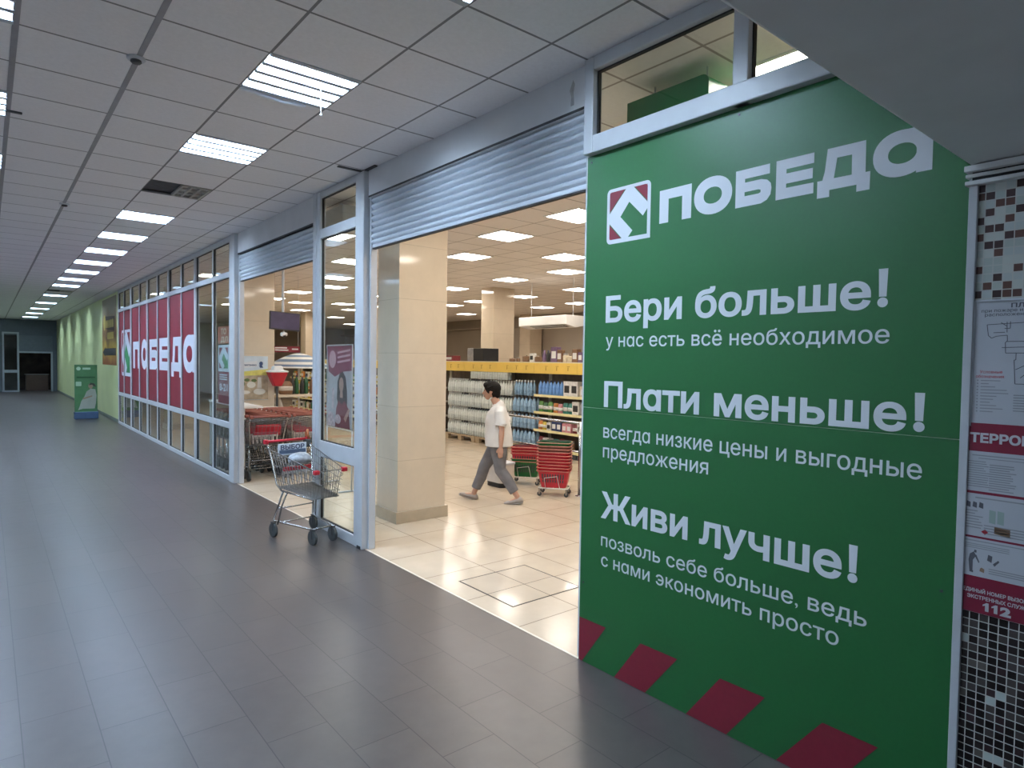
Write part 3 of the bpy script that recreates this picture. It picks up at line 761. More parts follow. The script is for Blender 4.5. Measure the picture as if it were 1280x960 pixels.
# bent figure in dark clothes, bag, phone
quad([(.040,1.110),(.050,1.108),(.050,1.150),(.060,1.168),(.052,1.182),(.040,1.172),(.036,1.150)]); quad([(.056,1.165),(.068,1.142),(.071,1.145),(.060,1.172)])
quad([(.052,1.181),(.060,1.178),(.061,1.188),(.054,1.190)]); quad([(.040,1.104),(.052,1.102),(.052,1.110),(.040,1.110)])
quad([(.094,1.158),(.108,1.152),(.110,1.176),(.097,1.180)]); quad([(.112,1.148),(.128,1.165),(.132,1.160),(.117,1.140)])
att(mb.build('figure_print', ink))
mb = MB(); quad([(.072,1.112),(.086,1.108),(.087,1.122),(.078,1.127),(.073,1.122)]); quad([(.112,1.262),(.16,1.255),(.16,1.285),(.112,1.288)]); att(mb.build('brown_parcel', mat('brown print', (.25, .16, .10), .6)))
mb = MB(); quad([(.072,1.262),(.084,1.252),(.094,1.262),(.084,1.272)]); att(mb.build('red_emblem', red_ink))
mb = MB()
for k in range(2): quad([(.095+k*.025,1.30),(.115+k*.025,1.297),(.115+k*.025,1.345),(.095+k*.025,1.348)])
att(mb.build('green_window_print', mat('grey green print', (.33, .42, .38), .6)))

# ------------------------------------------------------------------ far hall: poster on the green wall, pop-up stand
gp = empty('advertising_poster', (XE, 22.75, 1.62), 0, 'brown and yellow advertising poster with black arrow on the pale green wall', 'poster')
atg = lambda o: attach(o, gp, gp.location)
pm = bpy.data.materials.new('brown to yellow print'); pm.use_nodes = True
_nt = pm.node_tree; _g = _nt.nodes.new('ShaderNodeTexCoord'); _s = _nt.nodes.new('ShaderNodeSeparateXYZ'); _n = _nt.nodes.new('ShaderNodeTexNoise'); _a = _nt.nodes.new('ShaderNodeMath'); _r = _nt.nodes.new('ShaderNodeValToRGB')
_n.inputs['Scale'].default_value = 2.0; _nt.links.new(_g.outputs['Generated'], _s.inputs[0]); _a.operation = 'MULTIPLY_ADD'; _a.inputs[1].default_value = .35
_nt.links.new(_g.outputs['Object'], _n.inputs['Vector']); _nt.links.new(_n.outputs[0], _a.inputs[0]); _nt.links.new(_s.outputs[2], _a.inputs[2]); _nt.links.new(_a.outputs[0], _r.inputs[0])
_e = _r.color_ramp.elements; _e[0].position = .2; _e[0].color = (.28, .09, .03, 1); _e[1].position = 1.1; _e[1].color = (.33, .27, .18, 1)
for p_, c_ in ((.42, (.52, .34, .06, 1)), (.62, (.16, .07, .03, 1)), (.8, (.30, .16, .06, 1))): q = _e.new(p_); q.color = c_
_nt.links.new(_r.outputs[0], _nt.nodes['Principled BSDF'].inputs['Base Color'])
atg(MB().box((XE-.006, 21.30, 1.62), (XE-.001, 24.15, 3.64)).build('sheet', pm))
h = lambda u, v, dd=0: (XE-.0065-dd, 24.15-u, v)
mb = MB(); mb.prism([(.15,2.0),(.65,1.86),(.65,1.91),(2.75,1.91),(2.75,2.12),(.65,2.12),(.65,2.16)], h, 0, .004); atg(mb.build('arrow', mat('black print', (.02,.02,.022), .5)))
mb = MB(); mb.prism([(.4,2.75),(2.5,2.62),(2.55,3.05),(.5,3.12)], h, 0, .003); atg(mb.build('dark_plaque', mat('dark brown print', (.07,.03,.015), .5)))
mb = MB(); mb.prism(ell(.55, 2.92, .22, .24, 20), h, .003, .006)
for k in range(5): mb.prism(rrect(.85+k*.31, 2.74, 1.10+k*.31, 2.98, .06), h, .003, .006)
mb.prism(rrect(1.15, 2.40, 2.35, 2.60, .05), h, 0, .006); atg(mb.build('pale_device', mat('yellow print', (.55,.42,.10), .5)))

st = empty('popup_stand', (2.30, 22.9, 0), 0, 'green advertising stand with a seated figure on the hall floor by the green wall', 'advertising stand')
MB().box((-.285, -.02, .20), (.285, .02, 1.615)).build('board', mat('mid green print', (.07, .20, .085), .5, var=.12, scale=4), st)
MB().box((-.30, -.14, 0), (.30, .14, .21)).build('base', mat('slate blue plastic', (.06, .11, .22), .45), st, bevel=.015)
q = lambda u, v, dd=0: (u-.285, -.0215-dd, v)
mb = MB(); mb.prism(ell(.10, 1.50, .055, .055, 20), q, 0, .001); mb.prism(rrect(.03, .98, .17, 1.11, .02), q, 0, .001); mb.prism(rrect(.20,1.47,.40,1.53,.01), q, 0, .001); mb.build('pale_badge', mat('pale green print', (.45, .62, .48), .5), st)
mb = MB(); mb.prism([(.16,.52),(.24,.66),(.30,.82),(.40,.90),(.52,.88),(.55,.70),(.53,.45),(.50,.30),(.20,.30),(.08,.26),(.12,.36)], q, 0, .002); mb.build('figure_print', mat('pale grey print', (.40, .42, .38), .5), st)
mb = MB(); mb.prism(ell(.40, .98, .06, .08, 18), q, 0, .003); mb.prism([(.20,.62),(.44,.70),(.44,.66),(.22,.58)], q, .002, .004); mb.build('skin_print', mat('skin tone print', (.34, .24, .17), .5), st)
mb = MB(); mb.prism([(.35,1.0),(.40,1.08),(.50,1.05),(.54,.95),(.47,.98),(.44,1.02)], q, 0, .004); mb.build('hair_print', mat('dark print', (.05,.05,.04), .5), st)
mb = MB(); mb.prism([(.05,1.22),(.52,1.22),(.52,1.26),(.05,1.26)], q, 0, .001); mb.build('dark_band', mat('dark green print', (.02,.10,.035), .5), st)
# ------------------------------------------------------------------ access hatch in the shop floor
ht = empty('floor_hatch', (3.46, 4.07, 0), 0, 'square tiled access hatch with dark seams in the shop floor by the threshold', 'hatch')
MB().box((-.370, -.364, -.004), (.370, .364, .0013)).build('seam_frame', mat('dark dirty seam', (.05, .04, .03), .8, var=.3, scale=30), ht)
hm = MB(); 
for a, b in (((-.356, -.350), (.026, -.034)), ((.033, -.350), (.356, -.034)), ((-.356, -.027), (.026, .350)), ((.033, -.027), (.356, .350))): hm.box((a[0], a[1], 0), (b[0], b[1], .0017))
hm.build('tile', mat('beige hatch tile', (.54, .445, .34), .1, var=.05, scale=3), ht)

# ------------------------------------------------------------------ shopping trolleys
def trolley():
    r = empty('shopping_trolley')
    def side(s, t, v):   # point on side wall: s=-1/1, t along 0 rear..1 front, v 0 bottom..1 top
        xt, zt, yt = -.10+.80*t, .93-.17*t, .255-.095*t
        xb, zb, yb = .04+.60*t, .53-.05*t, .205-.075*t
        return Vector((xb+(xt-xb)*v, s*(yb+(yt-yb)*v), zb+(zt-zb)*v))
    w = MB()
    for s in (-1, 1):
        for k in range(1, 16): w.tube([side(s, k/16, 0), side(s, k/16, 1)], .0029, 4)
        for v in (.2, .4, .6, .8): w.tube([side(s, 0, v), side(s, 1, v)], .003, 4)
    for t in (0, 1):
        for k in range(1, 9): w.tube([side(-1, t, 0).lerp(side(1, t, 0), k/9), side(-1, t, 1).lerp(side(1, t, 1), k/9)], .0024, 4)
        for v in (.25, .5, .75): w.tube([side(-1, t, v), side(1, t, v)], .003, 4)
    for k in range(1, 26): w.tube([side(-1, k/26, 0), side(1, k/26, 0)], .0032, 4)
    for k in range(1, 7): w.tube([side(-1, 0, 0).lerp(side(1, 0, 0), k/7), side(-1, 1, 0).lerp(side(1, 1, 0), k/7)], .0026, 4)
    w.tube([side(-1, 0, 1), side(-1, 1, 1), side(1, 1, 1), side(1, 0, 1)], .0065, 6, True)
    w.tube([side(-1, 0, 0), side(-1, 1, 0), side(1, 1, 0), side(1, 0, 0)], .006, 6, True)
    w.build('basket', M['zinc'], r, smooth=True)
    f = MB()
    for s in (-1, 1):
        f.tube([(-.14, s*.24, .985), (-.06, s*.245, .90), (.02, s*.21, .56), (.10, s*.20, .50)], .010, 6)
        f.tube([(.12, s*.19, .50), (.05, s*.205, .34), (.0, s*.232, .18), (.09, s*.20, .165), (.54, s*.115, .155), (.60, s*.10, .165)], .011, 6)
        f.tube([(.19, s*.18, .50), (.11, s*.20, .34), (.06, s*.22, .14)], .009, 6)
    f.tube([(.035, -.215, .30), (.035, .215, .30)], .008, 6); f.tube([(.57, -.12, .162), (.57, .12, .162)], .010, 6); f.tube([(.09, -.2, .165), (.09, .2, .165)], .007, 6)
    f.tube([(.10, -.20, .50), (.60, -.13, .465)], .009, 6); f.tube([(.10, .20, .50), (.60, .13, .465)], .009, 6)
    f.build('frame', M['chrome'], r, smooth=True)
    h = MB(); h.tube([(-.145, -.265, .99), (-.145, .265, .99)], .015, 8); h.build('handle', M['red'], r, smooth=True)
    for s in (-1, 1):
        MB().box((-.165, s*.245-.022, .965), (-.12, s*.245+.022, 1.012)).build('handle_end', M['red'], r, bevel=.008)
        c = side(s, 1, 1); MB().box((c.x-.03, c.y-.028, c.z-.026), (c.x+.022, c.y+.028, c.z+.018)).build('corner_bumper', M['red'], r, bevel=.010)
    sf = MB()
    sf.box((.06, -.17, .66), (.066, .17, .70))
    for k in range(7): sf.box((.06, -.165+k*.052, .56), (.066, -.147+k*.052, .66))
    sf.build('child_seat', mat('pale wire coating', (.60, .58, .56), .4), r)
    MB().box((.052, -.16, .69), (.075, .16, .735)).build('seat_flap', M['red'], r, bevel=.005)
    for x, y in ((0, -.235), (0, .235), (.56, -.115), (.56, .115)):
        wh = MB(); yw = y
        wh.lathe([(.058, -.016), (.074, -.012), (.074, .012), (.058, .016)], n=18)
        o = wh.build('wheel', M['rubber'], r, smooth=False)
        o.data.transform(Matrix.Translation((x, yw, .074)) @ Matrix.Rotation(R(90), 4, 'X'))
        hb = MB(); hb.cyl((x, y-.019, .074), (x, y+.019, .074), .024, n=10)
        for q in (-1, 1): hb.box((x-.013, y+q*.021-.002, .066), (x+.013, y+q*.021+.002, .158))
        hb.box((x-.022, y-.023, .155), (x+.022, y+.023, .163)); hb.build('caster_fork', M['dark'], o)
    return r
tr = trolley(); tr.location = (2.545, 6.76, 0); tr.rotation_euler[2] = math.atan2(-.987, .16)
tag(tr, 'lone shopping trolley standing on the grey hall tiles before the glazed panel', 'shopping trolley')
ad = empty('advert_plate', (-.10, 0, .86)); ad.parent = tr; ad.name = 'advert_plate'
bpy.data.objects.remove(ad)
adp = MB().box((-.045, -.165, .845), (-.030, .165, .968)).build('advert_plate', mat('pale blue white plate', (.55, .62, .70), .4), tr, bevel=.004)
b = MB(); b.box((-.028, -.155, .86), (-.0285, .155, .90)); b.build('plate_stripe', mat('slate blue print', (.07, .11, .19), .5), adp)
b = MB(); text_into(b, 'ВЫБОР', -.14, .14, .905, .955, 'В', lambda u, v: (-.0285, u, v), .04); b.build('plate_lettering', mat('navy print', (.05, .07, .13), .5), adp)
cl = MB(); cl.tube([(-.15, .235, .97), (-.16, .235, 1.05), (-.13, .235, 1.09), (-.10, .232, 1.0)], .014, 7); cl.build('coin_lock', mat('orange brown plastic', (.42, .14, .05), .4), tr, smooth=True)
cl = MB(); cl.box((-.17, .20, .90), (-.09, .262, .985)); cl.build('lock_box', M['rubber'], tr, bevel=.012)
# soft grey bag lying in the trolley's seat
bg = MB(); bg.loft([((0,-.17,.0),.03,.02), ((0,-.15,.02),.10,.05), ((0,-.06,.05),.135,.085), ((.01,.05,.04),.125,.075), ((0,.13,.02),.10,.05), ((0,.17,.0),.04,.02)], side=(1,0,0), n=16)
rb = random.Random(5); bg.v = [(x+rb.uniform(-.022,.022), y+rb.uniform(-.022,.022), z+rb.uniform(-.02,.02)) for x, y, z in bg.v]
bag = bg.build('carrier_bag', mat('crumpled grey white film', (.36, .39, .43), .35, var=.4, scale=14), None, smooth=True)
sb_ = bag.modifiers.new('subdiv', 'SUBSURF'); sb_.levels = 1; sb_.render_levels = 1
c_ = tr.rotation_euler[2]; fwd = Vector((math.cos(c_), math.sin(c_), 0))
bag.scale = (.78, .72, .8); bag.location = Vector((2.545, 6.76, .79))+fwd*.12; bag.rotation_euler[2] = c_
tag(bag, 'crumpled grey and white carrier bag lying in the lone trolley', 'bag')
# nested rows
def nest(x, y0, n, text, d=.235):
    for k in range(n):
        o = copy_tree(tr_plain); o.location = (x, y0+k*d, 0); o.rotation_euler[2] = R(90); o.scale = (1.16, 1.16, 1.0)
        tag(o, 'nested trolley with red handle, %s from the opening in the row %s' % (ORD[k+1], text), 'shopping trolley', 'nested trolley rows')
for o in list(tr.children):
    if o.name.split('.')[0] in ('advert_plate', 'coin_lock', 'lock_box'): o['x'] = 1
keep = [o for o in tr.children if not o.get('x')]
tr_plain = None
def plain():
    c = tr.copy(); COL.objects.link(c)
    for k in ('label', 'category'):
        if k in c: del c[k]
    for ch in keep: copy_tree(ch, c)
    return c
for o in list(tr.children):
    if o.get('x'): del o['x']
tr_plain = plain()
first = tr_plain
nest(3.345, 10.02, 9, 'along the glazing'); nest(4.03, 10.12, 8, 'beside the tiled pillar')
for ch in list(first.children_recursive): bpy.data.objects.remove(ch)
bpy.data.objects.remove(first)
fad = mat('faded rusty red plastic', (.27, .075, .05), .5, var=.15); fad2 = mat('faded crimson plastic', (.36, .03, .06), .5, var=.1)
for o in COL.objects:
    if o.parent and o.parent.name.startswith('shopping_trolley') and o.parent is not tr and o.data and o.name.split('.')[0] in ('handle', 'handle_end', 'corner_bumper', 'seat_flap'):
        o.material_slots[0].link = 'OBJECT'; o.material_slots[0].material = fad2 if o.name.startswith('seat') else fad
# small red child seats cover on the front trolley of the nested row
tag(MB().box((-.20, -.02, .56), (.20, .02, .74)).build('price_board', M['red'], bevel=.02), 'small red board hung in the first nested trolley by the glazing', 'board')
bpy.data.objects['price_board'].location = (3.42, 10.17, .10)

# ------------------------------------------------------------------ barrier rails
def rail(pts, posts, label):
    r = empty('barrier_rail', (posts[0][0], posts[0][1], 0), 0, label, 'barrier', 'chromed barrier rails'); l = Vector((posts[0][0], posts[0][1], 0))
    for z in (1.03, .62): 
        m = MB(); m.tube([Vector((x, y, z))-l for x, y in pts], .019 if z > 1 else .014, 8); m.build('rail', M['chrome'], r, smooth=True)
    for x, y in posts:
        m = MB(); m.cyl(Vector((x, y, 0))-l, Vector((x, y, 1.05))-l, .022, n=10); m.lathe([(.055, 0), (.055, .008), (.03, .02)], Vector((x, y, 0))-l, 14); m.build('post', M['chrome'], r, smooth=True)
rail([(6.45, 6.31), (6.45, 7.95)], [(6.45, 6.31), (6.45, 7.95)], 'chromed barrier rail on posts behind the red basket stacks')
rail([(5.05, 9.6), (5.05, 12.0)], [(5.05, 9.6), (5.05, 12.0)], 'chromed barrier rail on posts behind the trolley rows')
rail([(6.0, 11.6), (7.2, 11.6)], [(6.0, 11.6), (7.2, 11.6)], 'chromed barrier rail seen just left of the front tiled pillar')

# ------------------------------------------------------------------ hand baskets
M['green_plastic'] = mat('green plastic', (.012, .16, .045), .35, var=.05)
def rring(hx, hy, r, z, n=5):
    return [Vector((x, y, z)) for x, y in rrect(-hx, -hy, hx, hy, r, n=n)]
M['rim'] = mat('dusty pale red rim with painted highlight', (.50, .20, .15), .45, var=.2, scale=25)  # pale tone paints the highlight along each basket rim, with some dust
def basket(mt):
    r = empty('hand_basket'); b = MB(); g = .004
    prof = [(.175, .115, .0), (.187, .124, .06), (.190, .126, .062), (.199, .134, .12), (.203, .137, .123), (.213, .145, .19), (.222, .152, .215), (.236, .165, .222), (.238, .167, .240), (.224, .153, .240)]
    rings = [rring(hx, hy, .05, z) for hx, hy, z in prof]+[rring(hx-.012, hy-.012, .045, z+.006) for hx, hy, z in ((.20, .137, .12), (.175, .118, .008))]
    b.ring_loft(rings, False, True); b.build('basket_body', mt, r)
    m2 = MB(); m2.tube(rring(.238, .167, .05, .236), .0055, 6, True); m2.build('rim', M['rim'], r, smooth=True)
    sl = MB()
    for s in (-1, 1):
        for k in range(9): sl.box((-.14+k*.035-.008, s*.1365-.003, .075), (-.14+k*.035+.008, s*.1365+.002, .112))
        for k in range(9): sl.box((-.15+k*.037-.009, s*.1435-.003, .135), (-.15+k*.037+.009, s*.1435+.002, .18))
    sl.build('slot_grille', M['dark'], r)
    for s in (-1, 1):
        h = MB(); h.tube([(-.225, s*.02, .243), (-.20, s*.075, .249), (.20, s*.075, .249), (.225, s*.02, .243)], .006, 6); h.build('basket_handle', M['black'], r, smooth=True)
    return r
bk = {'red': basket(M['red']), 'green': basket(M['green_plastic']), 'brown': basket(mat('dusty brown red plastic', (.22, .085, .06), .5, var=.15, scale=20))}
used = set()
def put_basket(col, loc, rz, label, grp):
    if col in used: o = copy_tree(bk[col])
    else: o = bk[col]; used.add(col)
    o.location = loc; o.rotation_euler[2] = rz; tag(o, label, 'shopping basket', grp)
def dolly(x, y, rz, label):
    r = empty('basket_dolly', (x, y, 0), rz, label, 'dolly', 'wheeled dollies under the baskets')
    f = MB(); f.tube(rring(.21, .15, .04, .115), .007, 6, True); f.tube([(-.21, 0, .115), (.21, 0, .115)], .006, 6); f.tube([(0, -.15, .115), (0, .15, .115)], .006, 6)
    for s in (-1, 1): f.tube([(-.10, s*.155, .115), (-.12, s*.165, .26), (.06, s*.165, .29), (.10, s*.155, .115)], .005, 6)
    f.build('wire_frame', mat('white coated wire', (.66, .65, .62), .4), r, smooth=True)
    for sx in (-1, 1):
        for sy in (-1, 1):
            w = MB(); w.lathe([(.02, -.012), (.032, -.009), (.032, .009), (.02, .012)], n=12); o = w.build('caster', M['rubber'], r)
            o.data.transform(Matrix.Translation((sx*.19, sy*.135, .033)) @ Matrix.Rotation(R(90), 4, 'X'))
            q = MB(); q.box((sx*.19-.012, sy*.135-.018, .033), (sx*.19+.012, sy*.135-.014, .115)); q.box((sx*.19-.012, sy*.135+.014, .033), (sx*.19+.012, sy*.135+.018, .115)); q.build('caster_fork', M['chrome'], o)
RZ = R(-52)
dolly(6.22, 6.58, RZ, 'white wire dolly on casters under the tall red basket stack')
for k in range(10):
    col = 'green' if k == 9 else ('brown' if k in (7, 8) else 'red')
    put_basket(col, (6.22, 6.58, .122+k*.044), RZ, ('green hand basket on top of the tall red stack' if k == 9 else '%s hand basket in the tall stack, %s up from its dolly' % (col, ORD[k+1])), 'tall basket stack')
dolly(6.46, 7.46, RZ, 'white wire dolly on casters under the shorter red and green basket stack')
for k, (col, z) in enumerate((('green', .122), ('green', .166), ('red', .25), ('red', .294), ('red', .338))):
    put_basket(col, (6.46, 7.46, z), RZ, '%s hand basket in the shorter stack behind the woman, %s up from its dolly' % (col, ORD[k+1]), 'short basket stack')
# low white display chest behind the woman's legs
ch = empty('display_chest', (6.02, 7.56, 0), R(90), 'low white rounded display chest with black foot behind the woman', 'display chest')
b = MB(); b.ring_loft([rring(.20, .15, .08, z) for z in (.07, .34)]); b.build('body', mat('white grey marbled laminate', (.60, .57, .53), .35, var=.12, scale=5), ch)
b = MB(); b.ring_loft([rring(.19, .14, .075, z) for z in (0, .07)]); b.build('plinth', M['black'], ch)
b = MB(); b.ring_loft([rring(.21, .16, .085, z) for z in (.34, .365)]); b.build('rim', M['rail'], ch)
# ------------------------------------------------------------------ shelving along the back of the front aisle
SX = 8.75
M['shelf'] = mat('cream powder coated steel', (.66, .63, .55), .4, var=.03)
M['strip'] = mat('pale yellow price strip', (.78, .70, .38), .4, var=.04)
M['banner'] = mat('yellow header board', (.80, .56, .12), .45, var=.05, scale=3)
M['shelf_back'] = mat('dark shelf back', (.20, .16, .12), .6, var=.2)
def shelf_unit(y0, full, label, w=1.25):
    r = empty('shelf_unit', (SX, y0+w/2, 0), 0, label, 'shelf', 'shelving units along the back aisle')
    h = w/2; D = .50
    MB().box((D-.02, -h+.01, .1), (D, h-.01, 1.88)).build('back_panel', M['shelf_back'], r)
    MB().box((.02, -h+.01, 0), (D, h-.01, .14)).build('plinth', M['dark'], r) if full else None
    for s in (-1, 1): MB().box((D-.05, s*(h-.02)-.015, 0), (D-.01, s*(h-.02)+.015, 1.88)).build('upright', M['shelf'], r)
    if full:
        for z in (.14, .50, .865, 1.215):
            s = MB().box((.03 if z > .2 else .0, -h+.004, z-.03), (D-.02, h-.004, z)).build('shelf_board', M['shelf'], r)
            MB().box((.0 if z > .2 else -.01, -h+.004, z-.036), (.028, h-.004, z+.012)).build('price_strip', M['strip'], s)
    MB().box((.02, -h+.004, 1.872), (D+.05, h-.004, 1.89)).build('top_board', M['shelf'], r)
    hb = MB().box((.0, -h+.003, 1.655), (.02, h-.003, 1.872)).build('header_board', M['banner'], r)
    b = MB()
    for k in range(3): b.box((-.0015, -.38+k*.32, 1.72), (.0, -.36+k*.32, 1.79)); b.box((-.0015, -.42+k*.32, 1.80), (.0, -.34+k*.32, 1.81))
    b.build('header_print', mat('ochre print', (.42, .20, .02), .5), hb)
    return r
YS = [7.42+1.25*k for k in range(13)]
for i, y in enumerate(YS):
    full = not (9.8 < y < 13.3)
    shelf_unit(y, full, 'cream shelving unit with yellow header board, %s from the right along the back aisle' % ORD[i+1])

# goods -------------------------------------------------------------
_gm = {}
def gm(c):
    if c not in _gm:
        D = {'green': (.10, .26, .06), 'dark green': (.03, .12, .05), 'teal': (.05, .24, .20), 'orange': (.55, .20, .04), 'yellow': (.62, .46, .06), 'white': (.70, .69, .66), 'dark blue': (.03, .05, .14),
             'pink': (.58, .25, .28), 'red': (.42, .03, .03), 'dark red': (.18, .025, .03), 'brown': (.20, .11, .06), 'blue': (.14, .30, .62), 'purple': (.16, .10, .18), 'grey': (.30, .29, .28), 'cream': (.60, .52, .38), 'black': (.03, .03, .03)}
        _gm[c] = mat(c+' packaging', D[c], .4, var=.18, scale=18)
    return _gm[c]
M['label_white'] = mat('white label', (.68, .68, .66), .5)
_gp = {}
def good(kind, col, size):
    key = (kind, col, size)
    if key in _gp: return copy_tree(_gp[key])
    w, h = size; m = gm(col)
    if kind == 'carton':
        r = MB().box((-w*.35, -w/2, 0), (w*.35, w/2, h)).build('carton', m, bevel=.006)
        MB().box((-w*.352-.001, -w*.36, h*.25), (-w*.35, w*.36, h*.72)).build('label_panel', M['label_white'] if col != 'white' else gm('black'), r)
    elif kind == 'bag':
        b = MB(); b.loft([((0,0,0), w*.42, w*.25), ((0,0,h*.06), w*.47, w*.29), ((0,0,h*.5), w*.49, w*.30), ((0,0,h*.85), w*.46, w*.18), ((0,0,h*.93), w*.47, w*.02), ((0,0,h), w*.48, w*.015)], side=(0,1,0), n=14, sq=.7)
        r = b.build('packet', m, smooth=True)
        MB().loft([((0,0,h*.28), w*.497, w*.305), ((0,0,h*.62), w*.497, w*.295)], side=(0,1,0), n=14, sq=.7).build('label_panel', M['label_white'], r, smooth=True)
    elif kind == 'bottle':
        r = MB().lathe([(w*.40,0),(w*.48,h*.03),(w*.48,h*.30),(w*.45,h*.35),(w*.48,h*.40),(w*.48,h*.60),(w*.40,h*.74),(w*.17,h*.88),(w*.15,h*.94)], n=14).build('bottle', m, smooth=True)
        MB().lathe([(w*.18,h*.93),(w*.18,h)], n=10).build('cap', gm('dark blue') if col != 'dark blue' else gm('white'), r)
    elif kind == 'jar':
        r = MB().lathe([(w*.42,0),(w*.49,h*.05),(w*.49,h*.72),(w*.36,h*.84)], n=16).build('jar', m, smooth=True)
        MB().lathe([(w*.40,h*.82),(w*.40,h)], n=14).build('lid', gm('grey'), r)
    elif kind == 'vase':
        r = MB().lathe([(w*.26,0),(w*.36,h*.05),(w*.48,h*.38),(w*.40,h*.62),(w*.18,h*.80),(w*.24,h),(w*.20,h),(w*.12,h*.82)], n=16).build('vase', m, smooth=True)
    elif kind == 'pot':
        r = MB().lathe([(w*.42,0),(w*.48,h*.1),(w*.48,h*.75),(w*.50,h*.78),(w*.50,h*.82),(w*.1,h*.92)], n=18).build('pot', m, smooth=True)
        MB().lathe([(w*.06,h*.9),(w*.09,h),(w*.03,h*1.02)], n=8).build('lid_knob', gm('black'), r)
    _gp[key] = r
    return r
NAME = {'carton': 'carton', 'bag': 'soft packet', 'bottle': 'bottle', 'jar': 'jar', 'vase': 'vase', 'pot': 'lidded pot'}
SHELF_N = {1.215: 'top shelf', .865: 'second shelf from top', .50: 'third shelf from top', .14: 'bottom shelf', 1.89: 'top of the shelving'}
def stock(y_hi, y_lo, z, seq, where):
    """goods in a row from y_hi (left) to y_lo, the same spacing until the run is full"""
    y = y_hi; n = 0; cnt = {}
    while True:
        kind, col, w, h = seq[n % len(seq)]
        if y-w < y_lo: break
        o = good(kind, col, (w*.94, h)); y -= w/2
        o.location = (SX+.05+w*.37, y, z+.001); y -= w/2; n += 1
        q = cnt[(kind, col)] = cnt.get((kind, col), 0)+1
        tag(o, '%s %s, %s, %s, %s such from left' % (col, NAME[kind], SHELF_N[z], where, ORD[min(q, 25)]), NAME[kind].split()[-1], 'goods on the %s %s' % (SHELF_N[z], where))
RGT = 'at right aisle end'
stock(9.86, 9.12, 1.215, [('bottle', 'blue', .105, .30)], RGT)
stock(9.11, 8.70, 1.215, [('carton', 'white', .20, .30)], RGT)
stock(8.66, 7.5, 1.215, [('carton', 'cream', .18, .22), ('bag', 'orange', .2, .2)], RGT)
stock(9.86, 9.42, .865, [('bag', 'green', .14, .22), ('bag', 'dark green', .14, .20)], RGT)
stock(9.42, 9.14, .865, [('bag', 'orange', .14, .20), ('bag', 'pink', .13, .19)], RGT)
stock(9.14, 8.86, .865, [('bag', 'teal', .14, .22)], RGT)
stock(8.86, 7.5, .865, [('carton', 'white', .19, .26), ('jar', 'grey', .14, .24)], RGT)
stock(9.86, 9.6, .50, [('bag', 'orange', .13, .18), ('bag', 'yellow', .12, .17)], RGT)
stock(9.58, 9.44, .50, [('carton', 'white', .13, .16)], RGT)
stock(9.43, 9.14, .50, [('carton', 'dark blue', .14, .20)], RGT)
stock(9.13, 8.86, .50, [('carton', 'pink', .13, .18)], RGT)
stock(8.86, 7.5, .50, [('bag', 'dark red', .15, .18), ('carton', 'white', .17, .2)], RGT)
stock(9.86, 8.7, .14, [('bag', 'dark red', .17, .22), ('carton', 'white', .15, .2), ('jar', 'brown', .13, .2), ('bag', 'teal', .16, .2)], RGT)
# goods standing on top of the shelving
tops = [(10.46, 'pot', 'brown', .20, .14), (10.26, 'carton', 'white', .13, .18), (10.08, 'pot', 'brown', .17, .13), (9.90, 'vase', 'purple', .10, .25), (9.78, 'bottle', 'black', .09, .24), (9.68, 'vase', 'black', .09, .28),
        (9.55, 'carton', 'purple', .18, .31), (9.40, 'carton', 'brown', .14, .25), (9.26, 'jar', 'cream', .12, .18), (9.12, 'pot', 'cream', .16, .14), (8.96, 'carton', 'brown', .15, .26), (8.82, 'carton', 'purple', .12, .20), (8.66, 'pot', 'brown', .17, .14), (8.50, 'jar', 'dark red', .13, .15), (8.36, 'carton', 'dark red', .12, .10), (8.22, 'pot', 'brown', .15, .14), (8.06, 'carton', 'grey', .12, .2),
        (13.3, 'carton', 'dark red', .34, .13), (10.95, 'pot', 'brown', .15, .08), (10.75, 'jar', 'brown', .09, .09)]
for n, (y, kind, col, w, h) in enumerate(tops):
    o = good(kind, col, (w, h)); o.location = (SX+.26, y, 1.891)
    tag(o, '%s %s standing on top of the shelving, %s' % (col, NAME[kind], 'between the pillars' if y > 12 else ORD[n+1]+' from the left pillar end'), NAME[kind].split()[-1], 'things on top of the shelving')
tvx = empty('black_monitor_box', (SX+.3, 12.05, 1.891), 0, 'big black and grey box on top of the shelving left of the rear pillar', 'box')
MB().box((-.2, -.24, 0), (.25, .16, .30)).build('black_box', M['black'], tvx, bevel=.01); MB().box((-.2, .165, 0), (.2, .40, .30)).build('grey_side', gm('grey'), tvx, bevel=.01)

# goods on the farther units (seen small through the glazing)
PALS = [[('bag', 'green', .24, .24), ('carton', 'orange', .22, .22), ('jar', 'dark red', .2, .2)], [('carton', 'white', .25, .25), ('bottle', 'yellow', .14, .27), ('bag', 'red', .24, .2)],
        [('bottle', 'dark green', .13, .28), ('carton', 'cream', .22, .22), ('jar', 'brown', .2, .2)], [('carton', 'white', .3, .22), ('bag', 'yellow', .24, .22), ('carton', 'grey', .25, .25)]]
for i, y in enumerate(YS):
    if y < 13.5: continue
    for k, z in enumerate((1.215, .865, .50, .14)):
        stock(y+1.22, y+.03, z, PALS[(i+k) % 4], 'unit %s from right' % ORD[i+1])

